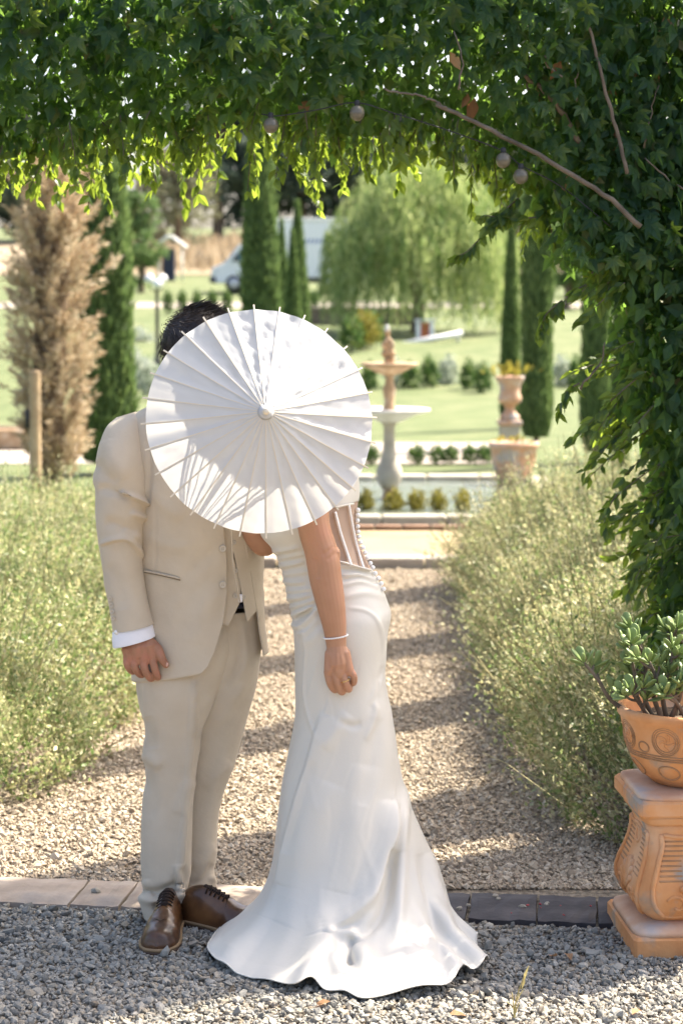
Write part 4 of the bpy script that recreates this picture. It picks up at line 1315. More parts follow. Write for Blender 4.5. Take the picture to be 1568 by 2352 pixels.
# relief on the front and left faces: frame, ribs, shell and two scrolls
def relief(parent, side):
    def bx(z): return float(np.interp(z, [b for _, b in body_prof], [a for a, _ in body_prof]))
    def pt(u, z, lift):
        r = bx(z) * .985 + lift
        return np.array([u, -r, z]) if side == 0 else np.array([-r, -u, z])
    def line(uz, r, lift, name, mt=M['terracotta']):
        q = smooth_path(uz, 26)
        p = np.array([pt(a, b, lift) for a, b in q])
        v, f = tube(p, r, 7, True)
        return obj(name, v, f, mt, parent)
    for s in (-1, 1):
        line([(s * .100, .318), (s * .098, .290), (s * .112, .240), (s * .128, .185), (s * .122, .140), (s * .095, .108)], .007, .001, 'frame_moulding')
        th = np.linspace(0, 4.6, 20)
        line([(s * (.062 + .030 * (1 - t / 6.2) * math.cos(t + .6)), .140 + .030 * (1 - t / 6.2) * math.sin(t + .6)) for t in th], .0055, .002, 'scroll')
        line([(s * .095, .108), (s * .06, .104), (s * .02, .112)], .005, .001, 'scroll')
    for k in range(9):
        z = .205 + k * .0125
        w = float(np.interp(z, [.2, .3], [.108, .090]))
        for s in (-1, 1):
            line([(s * (.050 if z < .26 else .040), z), (s * w, z)], .0034, .000, 'rib', M['terracotta_groove_shade'])
    for k in range(7):
        a = (k - 3) * .36
        line([(0, .150), (math.sin(a) * .030, .150 + math.cos(a) * .040), (math.sin(a) * .056, .150 + math.cos(a) * .075)], [.004] * 12 + list(np.linspace(.005, .010, 14)), .002, 'shell_lobe')
    th = np.linspace(0, 2 * math.pi, 20)
    line([(.022 * math.cos(t), .292 + .018 * math.sin(t)) for t in th], .005, .002, 'drop_ring')
    line([(-.09, .322), (-.05, .316), (0, .322), (.05, .316), (.09, .322)], .006, .001, 'garland')
relief(ped, 0); relief(ped, 1)

potz = zc + .080
pot = empty('terracotta_pot', (px0 + .002, PY, potz), 0, 'round terracotta pot with swirling relief standing on the pedestal', 'pot')
pp = [(.02, 0), (.075, .001), (.098, .006), (.128, .030), (.155, .068), (.170, .110), (.178, .150), (.185, .180), (.191, .186), (.194, .200), (.190, .209), (.178, .209), (.172, .195), (.165, .165), (.05, .160)]
v, f = lathe(pp, 72)
obj('bowl', v, f, M['terracotta'], pot)
def on_pot(a, z, lift=0.):
    r = float(np.interp(z, [0.006, .030, .068, .110, .150, .180], [.098, .128, .155, .170, .178, .183])) + lift
    return [r * math.cos(a), r * math.sin(a), z]
def band(z, rr, name):
    v, f = tube([on_pot(a, z, .0005) for a in np.linspace(0, 2 * math.pi * .999, 72)], rr, 6)
    obj(name, v, f, M['terracotta_groove_shade'], pot)
for z in (.086, .092, .099): band(z, .0022, 'incised_band')
for k in range(8):
    a0_ = k * math.pi / 4 + .25
    for r_ in (.038, .033, .027):
        v, f = tube([on_pot(a0_ + r_ / .175 * math.cos(t), .140 + r_ * math.sin(t), .0005) for t in np.linspace(0, 6.28, 26)], .0017, 6)
        obj('relief_ring', v, f, M['terracotta_groove_shade'], pot)
    for j in range(5):
        t0 = j * 1.2566
        v, f = tube([on_pot(a0_ + (.004 + .018 * u_) / .175 * math.cos(t0 + 1.3 * u_), .140 + (.004 + .018 * u_) * math.sin(t0 + 1.3 * u_), .0005) for u_ in np.linspace(0, 1, 10)], .0022, 6)
        obj('relief_petal', v, f, M['terracotta'], pot)
    v, f = tube([on_pot(a0_ + .39 + .018 / .175 * math.cos(t), .118 + .014 * math.sin(t), .0005) for t in np.linspace(0, 6.28, 20)], .0024, 6)
    obj('relief_ring', v, f, M['terracotta_groove_shade'], pot)
    v, f = tube([on_pot(a0_ + .2 * math.cos(t), .052 + .020 * math.sin(t), .0005) for t in np.linspace(0, 6.28, 28)], .0026, 6)
    obj('relief_scallop', v, f, M['terracotta_groove_shade'], pot)
v, f = lathe([(.001, .172), (.10, .176), (.169, .170)], 40, cap=False)
vv = v.copy(); vv[:, 2] += .004 * wob(vv, 60, 3)
obj('soil', vv, f, M['soil'], pot)

# succulent shrub in the pot
suc = empty('succulent_plant', (px0 + .008, PY, potz + .17), 0, 'bushy jade succulent with bare woody stems growing in the terracotta pot', 'plant')
so2 = np.array([px0 + .008, PY, potz + .17])
def fleshy(seed):
    nr, nc = 7, 8
    prof = [(0.03, 0), (.10, .18), (.19, .42), (.25, .66), (.21, .86), (.10, .96), (.01, 1.0)]
    v = []
    for r, y in prof:
        for a in np.arange(nc) / nc * 2 * math.pi:
            v.append([r * math.cos(a), y, .32 * r * math.sin(a) + .10 * y * y])
    return np.array(v), grid_faces(nr, nc)
FL = fleshy(0)
FLM = mesh_from('leaf', FL[0], FL[1], True, [M['succulent']])
stems_px = [([(1480, 1650), (1425, 1625), (1395, 1600), (1372, 1560), (1340, 1522)], -.02),
            ([(1490, 1650), (1462, 1600), (1455, 1540), (1440, 1485)], .0), ([(1500, 1650), (1478, 1600), (1482, 1540), (1468, 1475), (1452, 1455)], .04),
            ([(1530, 1655), (1520, 1590), (1535, 1540), (1545, 1490)], -.05), ([(1550, 1655), (1555, 1580), (1548, 1500), (1530, 1450)], .06),
            ([(1570, 1655), (1580, 1600), (1575, 1530), (1590, 1470)], .0), ([(1520, 1655), (1500, 1600), (1505, 1560), (1490, 1520)], -.08),
            ([(1590, 1650), (1600, 1580), (1620, 1510)], .03), ([(1610, 1650), (1640, 1580), (1665, 1520)], -.03), ([(1540, 1650), (1560, 1600), (1565, 1570)], -.10),
            ([(1500, 1660), (1470, 1620), (1450, 1590)], -.07), ([(1575, 1650), (1550, 1610), (1530, 1590)], -.11), ([(1560, 1650), (1585, 1570), (1560, 1440)], .09)]
gs = np.random.default_rng(6)
nleaf = 0
for si, (pts, dy) in enumerate(stems_px):
    w = np.array([P(a, b, PY + dy * (.4 + .6 * i / (len(pts) - 1))) for i, (a, b) in enumerate(pts)])
    p = smooth_path(w, 16)
    v, f = tube(p - so2, np.linspace(.0070, .0040, 16), 8)
    obj('stem', v, f, M['twig'], suc)
    tips = [(p[-1], p[-1] - p[-3])]
    for k in (7, 10, 13):
        dv = p[k] - p[k - 1]; dv = dv / np.linalg.norm(dv)
        side = np.array([gs.normal(0, 1), gs.normal(-.2, .8), .6]); side /= np.linalg.norm(side)
        e = p[k] + (dv * .3 + side) * gs.uniform(.02, .05)
        v, f = tube(smooth_path([p[k], (p[k] + e) / 2 + [0, 0, -.004], e], 6) - so2, np.linspace(.0045, .0035, 6), 6)
        obj('stem', v, f, M['twig'], suc)
        tips.append((e, e - p[k]))
    for tp, dv in tips:
        dv = dv / (np.linalg.norm(dv) + 1e-9) + [0, 0, .5]; dv /= np.linalg.norm(dv)
        for k in range(6):
            a = k * 2.4; spread = .35 + .17 * k
            s1 = np.cross(dv, [0.3, 1, 0.1]); s1 /= np.linalg.norm(s1); s2 = np.cross(dv, s1)
            out = (s1 * math.cos(a) + s2 * math.sin(a))
            ld = Vector(dv * math.cos(spread) + out * math.sin(spread)).normalized()
            Zv = Vector(dv - out * .2); X_ = ld.cross(Zv).normalized(); Zv = X_.cross(ld)
            m4 = Matrix((X_, ld, Zv)).transposed().to_4x4()
            o = bpy.data.objects.new('leaf', FLM)
            o.matrix_basis = Matrix.Translation(Vector(tp - so2 - dv * .002 * k)) @ m4 @ Matrix.Scale(gs.uniform(.034, .054), 4)
            link(o, suc)

# dry weed by the picture's lower edge and a few fallen leaves
wd = G(1180, 2350)
weed = empty('dry_weed', wd, 0, 'single dry yellow grass stalk growing from the gravel at lower right', 'weed')
for k, (dx, h) in enumerate(((.022, .115), (-.006, .075), (.004, .06), (.012, .05))):
    p = smooth_path([[0, 0, 0], [dx * .2, 0, h * .5], [dx, 0, h]], 10)
    v, f = tube(p, np.linspace(.0022, .0010, 10), 6)
    obj('stalk', v, f, M['straw'], weed)
v, f = scatter(LEAF_NARROW, np.array([[.016, 0, .08], [.02, 0, .1], [.004, 0, .05], [.0, 0, .03]]), np.array([[.25, 0, 1], [.3, 0, 1], [.5, 0, 1], [-.6, 0, .8]]), .045, seed=3)
for k in range(4):
    obj('blade', v[k * 4:k * 4 + 4], np.array([[0, 2, 1], [1, 2, 3]]), M['straw'], weed, False)
for k, (x, y) in enumerate([(1300, 2190), (1262, 2196), (1450, 2330), (1030, 2330), (760, 2300)]):
    q = G(x, y, .022)
    o = obj('fallen_leaf', LEAF_OVATE[0] * [1, 1, 1.6] * .045, LEAF_OVATE[1], M['dead_leaf'], None, False)
    o.location = q; o.rotation_euler = (random.uniform(-.3, .3), random.uniform(-.3, .3), random.uniform(0, 6))
    tag(o, ['brown fallen leaf lying against the dark kerb', 'brown fallen leaf at the kerb just right of the dress train', 'brown fallen leaf on the sunlit gravel at lower right', 'brown fallen leaf on the gravel below the dress train', 'brown fallen leaf on the gravel under the dress front hem'][k], 'leaf', 'fallen leaves')

# ================================================================== THE COUPLE
OFF = {}
def wobj(name, v, f, mt, parent, smooth=True, **k):
    """part given in world positions under a root standing at OFF[root]"""
    r = parent
    while r.parent is not None: r = r.parent
    off = np.array(r.location)
    return obj(name, np.asarray(v) - off, f, mt, parent, smooth, **k)

def surf_y(v, x, y):
    """distance of the nearest visible surface point of a garment at a picture position"""
    q = proj(v)
    d = (q[:, 0] - x) ** 2 + (q[:, 1] - y) ** 2
    idx = np.argsort(d)[:60]
    idx = idx[d[idx] < 150] if (d[idx] < 150).any() else idx[:4]
    return v[idx][:, 1].min()

def on_surf(v, pts, lift=.0, n=30):
    q = smooth_path(pts, n)
    Yd = np.array([surf_y(v, a, b) for a, b in q])
    k = np.ones(5) / 5
    Yd = np.convolve(np.pad(Yd, 2, mode='edge'), k, 'valid')
    return np.array([P(a, b, c - lift) for (a, b), c in zip(q, Yd)])

def button(name, v, x, y, r, mt, parent, lift=.002):
    Y = surf_y(v, x, y) - lift
    c = P(x, y, Y)
    bv, bf = lathe([(r, 0), (r, .0018), (r * .9, .003), (r * .7, .0026), (r * .55, .002)], 18)
    bv = bv[:, [0, 2, 1]] * [1, -1, 1]
    o = wobj(name, bv + c, [a[:, ::-1] for a in bf], mt, parent)
    hv = MB()
    for dx in (-1, 1):
        for dz in (-1, 1):
            bx_ = box(c[0] + dx * r * .2, c[1] - .0024, c[2] + dz * r * .2, r * .16, .001, r * .16); hv.add(*bx_)
    hv.build('thread', M['stitch'], None, False).parent = o
    o.children[0].location = -np.array(parent_root(o).location)
    return o
def parent_root(o):
    while o.parent is not None: o = o.parent
    return o

# ------------------------------------------------------------------ parasol
PR = .2880
apex = P(611, 945, 4.872)
rimc = P(597.5, 965.5, 4.985)
ax = rimc - apex
ax[0] *= 1.0
hcone = np.linalg.norm(ax); ax = ax / hcone
e1 = np.cross(ax, [0, 0, 1.]); e1 /= np.linalg.norm(e1)
e1 = -e1 if e1[0] < 0 else e1
e2 = np.cross(e1, ax); e2 = e2 if e2[2] > 0 else -e2
par = empty('parasol', apex, 0, 'open white paper parasol held up in front of the couple\'s faces', 'parasol')
NR = 28
def cone_pt(a, t, lift=0.):
    """t 0 = apex .. 1 = rim; slightly arched"""
    h = hcone * (1.18 * t - .18 * t * t)
    return (e1 * math.cos(a) + e2 * math.sin(a)) * (PR * t) + ax * (h - lift)
gp = np.random.default_rng(12)
for k in range(NR):
    a0 = (k + .08) / NR * 2 * math.pi; a1 = (k + 1.08) / NR * 2 * math.pi
    nu, nv = 9, 26
    V = np.zeros((nv, nu, 3))
    ph = gp.uniform(0, 6, 4); depth = gp.uniform(.002, .006); crinkle = gp.uniform(.2, 1.0) * (1.3 if 1.0 < (a0 + a1) / 2 < 1.75 or .5 < (a0 + a1) / 2 < 1.0 else .8)
    fold = gp.choice([-1, 1]) * gp.uniform(.0012, .0032)
    for i in range(nv):
        t = .035 + .955 * i / (nv - 1)
        for j in range(nu):
            s = j / (nu - 1)
            sag = -depth * math.sin(math.pi * s) * (t ** 1.2) * 1.4
            tri = fold * (1 - abs(2 * s - 1)) * t
            w = crinkle * .0019 * (math.sin(24 * t + ph[0] + 3 * s) * math.sin(math.pi * s) + .7 * math.sin(51 * t + ph[1] - 7 * s) * math.sin(math.pi * s) + .5 * math.sin(9 * t + ph[2] + 9 * s) * math.sin(math.pi * s))
            V[i, j] = cone_pt(a0 + (a1 - a0) * s, t, sag + tri + w)
    o = obj('paper_panel', V.reshape(-1, 3), grid_faces(nv, nu, False), M['paper'], par)
rmb = None
for k in range(NR):
    a = (k + .08) / NR * 2 * math.pi
    ts = np.linspace(.06, 1.035, 14)
    p = np.array([cone_pt(a, t, -.0007) for t in ts])
    t_, n_, b_ = frames(p)
    # flat bamboo strip
    tang = (-e1 * math.sin(a) + e2 * math.cos(a))
    wdt = np.linspace(.0008, .0019, 14)[:, None]
    up = -ax * .0016
    v = np.concatenate([p - tang * wdt + up, p + tang * wdt + up, p + tang * wdt - up, p - tang * wdt - up])
    n14 = 14; f = []
    for i in range(n14 - 1):
        for q0, q1 in ((0, 1), (1, 2), (2, 3), (3, 0)):
            f.append([q0 * n14 + i, q1 * n14 + i, q1 * n14 + i + 1, q0 * n14 + i + 1])
    f += [[0, n14, 2 * n14, 3 * n14], [n14 - 1, 4 * n14 - 1, 3 * n14 - 1, 2 * n14 - 1]]
    obj('rib', v, np.array(f), M['bamboo'], par, False)
    # stretcher underneath
    p0 = cone_pt(a, .52, -.006); p1 = ax * (.19) + (e1 * math.cos(a) + e2 * math.sin(a)) * .012
    v, f = tube([p0, p1], [.0014, .0014], 5)
    obj('stretcher', v, f, M['bamboo'], par)
def along(prof, n=20):
    """lathe round the handle axis"""
    a = np.arange(n) / n * 2 * math.pi
    v = np.array([[e1 * (r * math.cos(t)) + e2 * (r * math.sin(t)) + ax * z for t in a] for r, z in prof]).reshape(-1, 3)
    v = np.concatenate([v, [ax * prof[0][1], ax * prof[-1][1]]])
    m = len(v); i = np.arange(n); j = (i + 1) % n; L = (len(prof) - 1) * n
    return v, [grid_faces(len(prof), n), np.concatenate([np.stack([j, i, np.full(n, m - 2)], 1), np.stack([L + i, L + j, np.full(n, m - 1)], 1)])]
obj('paper_collar', *along([(.0075, -.001), (.010, .0022), (.015, .0052), (.020, .0084)], 28), M['paper'], par)
obj('top_cap', *along([(.003, -.015), (.0065, -.014), (.0085, -.009), (.0088, -.001), (.007, .004)]), M['bamboo'], par)
obj('runner', *along([(.010, .17), (.013, .175), (.013, .20), (.010, .205)]), M['bamboo'], par)
obj('handle', *along([(.0055, .0), (.0055, .30), (.0065, .34), (.007, .50), (.006, .51)]), M['bamboo'], par)

# ------------------------------------------------------------------ groom
gro = G(400, 2150)
man = empty('person', (gro[0], gro[1], 0), 0, 'man in a beige suit and brown brogues leaning in behind the parasol', 'person')

T_KEYS = [(415, 900, 510, 890, 5.42, .065), (340, 936, 566, 915, 5.42, .080), (288, 965, 598, 942, 5.42, .098), (268, 1000, 612, 985, 5.42, .112), (270, 1070, 612, 1060, 5.42, .128), (285, 1150, 610, 1145, 5.42, .137),
          (296, 1250, 606, 1250, 5.42, .137), (300, 1340, 604, 1340, 5.42, .136), (302, 1440, 608, 1420, 5.42, .140), (304, 1560, 615, 1497, 5.42, .146)]
fe_y = [880, 960, 1100, 1210, 1260, 1343, 1400, 1440, 1480, 1510, 1528, 1545]
fe_x = [478, 480, 512, 522, 526, 527, 521, 512, 500, 486, 468, 436]
fl_y = [880, 1000, 1100, 1225, 1300, 1390, 1460, 1495]
fl_x = [482, 500, 540, 565, 578, 591, 600, 606]
KT = smooth_path(np.array([(*k, k[-1]) for k in T_KEYS], float), 190)
def jacket_arc(t, s):
    xl, yl, xr, yr = KT[int(round(t * 189))][:4]
    cx, hw = (xl + xr) / 2, (xr - xl) / 2
    x = 500.
    for _ in range(4):
        y = yl + (x - xl) / (xr - xl) * (yr - yl)
        x = np.interp(y, fe_y, fe_x)
    a_s = math.acos(np.clip((x - cx) / hw, -1, 1))
    x = 590.
    for _ in range(4):
        y = yl + (x - xl) / (xr - xl) * (yr - yl)
        x = np.interp(y, fl_y, fl_x)
    a_e = 2 * math.pi + math.acos(np.clip((x - cx) / hw, -1, 1))
    return a_s + (a_e - a_s) * s
jv, jf, _ = loft(T_KEYS, 190, 220, 2.0, jacket_arc)
jn = normals_of(jv, jf)
jv = jv + jn * (.0025 * wob(jv * [1, 1, .6], 14, 3) + .0012 * wob(jv, 40, 4))[:, None]
jv = strokes(jv, jf, [(p_, w_, a_ * 1.5, k_) for p_, w_, a_, k_ in [
    ([(357, 1150), (358, 1250), (355, 1320)], 3, -.0016, ''),
    ([(345, 1120), (375, 1160), (420, 1190)], 16, .004, ''), ([(340, 1230), (380, 1250), (430, 1262)], 14, .003, ''),
    ([(500, 1268), (460, 1290), (420, 1330)], 20, -.003, ''), ([(505, 1350), (470, 1400), (450, 1480)], 26, .004, ''),
    ([(420, 1380), (415, 1460), (420, 1530)], 22, -.003, ''), ([(340, 1010), (345, 1060), (343, 1110), (338, 1170)], 5, -.005, ''),
    ([(528, 1215), (527, 1300), (524, 1380), (512, 1440)], 6, .002, 'o'), ([(330, 1312), (372, 1320), (414, 1330)], 3.2, -.002, '')]])
jacket = wobj('jacket', jv, jf, M['suit'], man)
so_ = jacket.modifiers.new('cloth_thickness', 'SOLIDIFY'); so_.thickness = .004; so_.offset = -1
# pocket welt
pw = on_surf(jv, [(331, 1311), (372, 1319), (414, 1329)], .0015)
v, f = tube(pw, .0022, 6); wobj('pocket_welt', v, f, M['suit'], jacket)
v, f = tube(pw - [0, 0, .0042], .0014, 6); wobj('pocket_slit', v, f, M['stitch'], jacket)
for x, y in ((512, 1260), (512, 1343)):
    button('button', jv, x, y, .0098, M['suit_button'], jacket)

# sleeves
SL = [(268, 958, 312, 946, 5.415, .030), (244, 982, 328, 968, 5.395, .066), (226, 1040, 338, 1050, 5.37, .083), (213, 1095, 344, 1112, 5.36, .087), (220, 1133, 343, 1166, 5.352, .086),
      (223, 1200, 332, 1216, 5.343, .079), (228, 1262, 328, 1268, 5.335, .071), (238, 1336, 336, 1346, 5.325, .066), (249, 1386, 343, 1392, 5.315, .062), (258, 1449, 352, 1432, 5.305, .058)]
sv, sf, _ = loft(SL, 170, 90, 2.15)
sn = normals_of(sv, sf)
sv = sv + sn * (.0022 * wob(sv, 18, 13))[:, None]
SLEEVE_FOLDS = [([(272, 1130), (310, 1147), (345, 1166)], 9, .009, 'l'), ([(225, 1120), (262, 1128), (300, 1140)], 12, -.005, ''),
    ([(300, 1178), (325, 1188), (340, 1186)], 8, .006, ''), ([(232, 1252), (270, 1240), (296, 1244), (328, 1282)], 9, .006, 'l'),
    ([(240, 1200), (270, 1205), (310, 1225)], 13, -.005, ''), ([(285, 1215), (300, 1228), (322, 1236)], 10, .004, ''),
    ([(220, 1060), (240, 1090), (270, 1110)], 16, -.004, ''), ([(250, 1010), (262, 1060), (290, 1100)], 20, .003, ''), ([(245, 1300), (270, 1340), (280, 1400)], 18, -.003, '')]
sv = strokes(sv, sf, [(p_, w_, a_ * 1.9, k_) for p_, w_, a_, k_ in SLEEVE_FOLDS])
sleeve = wobj('sleeve', sv, sf, M['suit'], jacket)
v, f = tube(on_surf(sv, [(330, 966), (338, 1005), (343, 1060), (344, 1105)], -.002), .0016, 5); wobj('shoulder_seam', v, f, M['suit_in'], jacket)
for k in range(4):
    button('cuff_button', sv, 253 + k * 2.3, 1375 + k * 15, .0062, M['suit_button'], jacket)
# far sleeve, bent up behind the parasol
v, f = remeshed([limb([(594, 985, 5.45, 46), (640, 1040, 5.47, 48), (672, 1100, 5.47, 44)]), limb([(672, 1100, 5.47, 43), (690, 1030, 5.38, 38), (700, 975, 5.30, 33)])], .008, 4)
wobj('sleeve', v, f, M['suit'], jacket)
# collar
v, f = tube(np.array([P(a, b, c) for a, b, c in ((412, 925, 5.36), (400, 905, 5.42), (430, 888, 5.49), (480, 884, 5.49), (512, 900, 5.42), (505, 930, 5.35), (500, 990, 5.30), (515, 1080, 5.285))]), .011, 8)
wobj('collar', v, f, M['suit'], jacket)

# shirt cuff
cv, cf, _ = loft([(268, 1425, 340, 1412, 5.308, .044), (260, 1448, 350, 1432, 5.305, .053), (258, 1468, 354, 1448, 5.302, .053), (260, 1487, 357, 1461, 5.30, .052)], 24, 60, 2.1)
shirt = wobj('shirt_cuff', cv, cf, M['shirt'], man)
s_ = shirt.modifiers.new('cloth_thickness', 'SOLIDIFY'); s_.thickness = .003; s_.offset = -1
v, f = sphere(P(268, 1452, 5.265), .0068, 14, 10); wobj('cufflink', v, f, M['pearl'], shirt)

# waistcoat panels, shirt strip and tie end
def patch(name, poly_fn, mt, parent, lift, nx=40, ny=70, thick=.004):
    """garment panel lying on the chest: poly_fn(s, t) -> picture position"""
    V = np.zeros((ny, nx, 3))
    for i in range(ny):
        for j in range(nx):
            x, y = poly_fn(j / (nx - 1), i / (ny - 1))
            k = KT[np.argmin(np.abs((KT[:, 1] + (x - KT[:, 0]) / (KT[:, 2] - KT[:, 0]) * (KT[:, 3] - KT[:, 1])) - y))]
            cx, hw = (k[0] + k[2]) / 2, (k[2] - k[0]) / 2
            Y = k[4] - k[5] * math.sqrt(max(0.02, 1 - ((x - cx) / hw) ** 2)) + lift
            V[i, j] = P(x, y, Y)
    v = V.reshape(-1, 3); f = grid_faces(ny, nx, False)
    o = wobj(name, v, f, mt, parent)
    s = o.modifiers.new('cloth_thickness', 'SOLIDIFY'); s.thickness = thick; s.offset = -1
    return o, v
ip = np.interp
def right_panel(s, t):
    xe = lambda y: ip(y, [1150, 1214, 1289, 1352, 1382], [526, 532, 535, 546, 551])
    x0 = 470
    bot = lambda x: ip(x, [470, 508, 524, 551], [1428, 1433, 1438, 1380])
    y = 1120 + (1438 - 1120) * t
    x = x0 + (xe(y) - x0) * s
    return x, 1120 + (bot(x) - 1120) * t
def left_panel(s, t):
    xs = lambda y: ip(y, [1120, 1214, 1289, 1352, 1427], [515, 530, 533, 546, 566])
    bot = lambda x: ip(x, [540, 555, 567, 588, 604], [1370, 1402, 1428, 1402, 1398])
    y = 1120 + 305 * t
    x = xs(y) + (604 - xs(y)) * s
    return x, 1120 + (bot(x) - 1120) * t
wc, wv = patch('waistcoat', left_panel, M['suit'], man, .012)
wc2, wv2 = patch('waistcoat_front', right_panel, M['suit'], wc, .017)
for x, y in ((538, 1246), (542, 1311), (560, 1372)):
    button('button', wv, x, y, .0062, M['suit_button'], wc, .003)
button('button', wv2, 541, 1369, .0070, M['suit_button'], wc, .003)
v, f = tube(np.array([P(a, b, c) for a, b, c in ((531, 1180, 5.285), (532, 1214, 5.286), (535, 1289, 5.287), (546, 1352, 5.292), (551, 1382, 5.295))]), .0022, 6); wobj('placket_edge', v, f, M['suit'], wc)
v, f = box(*P(552, 1374, 5.326), .012, .005, .022, .002); wobj('tie_end', v, f, M['shirt'], man, False)

# trousers
RL = [(309, 1396, 540, 1396, 5.425, .105), (312, 1480, 543, 1480, 5.415, .118), (314, 1562, 512, 1572, 5.405, .112), (322, 1620, 485, 1628, 5.40, .101), (330, 1671, 465, 1671, 5.40, .092), (328, 1720, 460, 1718, 5.40, .087),
      (334, 1755, 451, 1762, 5.40, .082), (328, 1835, 443, 1832, 5.40, .076), (324, 1930, 442, 1930, 5.39, .071), (323, 1990, 441, 1990, 5.382, .067), (328, 2034, 438, 2030, 5.375, .066), (321, 2066, 425, 2070, 5.365, .068), (331, 2102, 414, 2108, 5.36, .068)]
LL = [(330, 1396, 606, 1396, 5.455, .112), (330, 1480, 601, 1480, 5.46, .115), (380, 1562, 592, 1562, 5.465, .108), (418, 1630, 573, 1630, 5.472, .096), (424, 1699, 554, 1699, 5.478, .086), (420, 1748, 540, 1748, 5.483, .081),
      (415, 1835, 510, 1835, 5.49, .071), (412, 1904, 500, 1904, 5.492, .066), (410, 1990, 495, 1990, 5.492, .064), (412, 2035, 491, 2030, 5.49, .064), (414, 2080, 497, 2066, 5.482, .064)]
tm = MB()
v, f, _ = loft(RL, 230, 96, 2.25)
nn = normals_of(v, f); v = v + nn * (.002 * wob(v, 12, 21))[:, None]
v = strokes(v, f, [(p_, w_, a_ * 1.4, k_) for p_, w_, a_, k_ in [
    ([(446, 1545), (446, 1590), (437, 1700), (425, 1830), (414, 1990), (410, 2040)], 4, .008, 'o'), ([(446, 1590), (425, 1830), (410, 2000)], 14, .006, 'o'),
    ([(326, 1735), (350, 1748), (372, 1760)], 14, .006, ''), ([(330, 1650), (345, 1690), (350, 1720)], 18, -.005, ''), ([(330, 1780), (350, 1830), (345, 1880)], 16, -.004, ''),
    ([(318, 1565), (325, 1640), (332, 1700)], 3, -.002, ''), ([(480, 1600), (460, 1650), (440, 1690)], 14, .005, ''), ([(444, 1790), (425, 1820), (408, 1870)], 14, .005, ''),
    ([(322, 2040), (350, 2050), (385, 2040), (420, 2026)], 9, -.013, ''), ([(320, 2062), (355, 2072), (395, 2062), (424, 2052)], 9, .010, ''), ([(408, 1985), (412, 2020), (416, 2060)], 8, .010, ''),
    ([(420, 1990), (430, 2020), (424, 2050)], 8, -.007, ''), ([(350, 2088), (375, 2080), (400, 2092)], 9, -.008, ''), ([(335, 2020), (340, 2045), (352, 2060)], 9, .006, '')]])
tm.add(v, f); rlv = v
v, f, _ = loft(LL, 230, 96, 2.25)
nn = normals_of(v, f); v = v + nn * (.002 * wob(v, 12, 22))[:, None]
v = strokes(v, f, [(p_, w_, a_ * 1.4, k_) for p_, w_, a_, k_ in [
    ([(558, 1570), (520, 1640), (490, 1660)], 12, .004, ''), ([(545, 1430), (552, 1480), (548, 1520), (530, 1560), (515, 1580)], 5, -.005, ''), ([(553, 1430), (560, 1490), (556, 1530), (532, 1572)], 7, .006, ''),
    ([(590, 1470), (560, 1560), (500, 1640)], 16, .005, ''), ([(530, 1750), (500, 1780), (470, 1810)], 14, .004, ''), ([(495, 1940), (470, 1975), (440, 1990)], 14, .004, ''),
    ([(492, 1985), (470, 2020), (440, 2035)], 9, -.006, ''), ([(485, 2010), (492, 2030), (495, 2055)], 7, .006, '')]])
tm.add(v, f); llv = v
trousers = tm.build('trousers', M['suit'], man)
trousers.data.transform(Matrix.Translation(-man.location))
s_ = trousers.modifiers.new('cloth_thickness', 'SOLIDIFY'); s_.thickness = .003; s_.offset = -1
v, f = tube(np.array([P(a, b, c) for a, b, c in ((520, 1392, 5.332), (545, 1391, 5.338), (566, 1390, 5.350))]), .009, 8); wobj('belt', v, f, M['tie'], man)

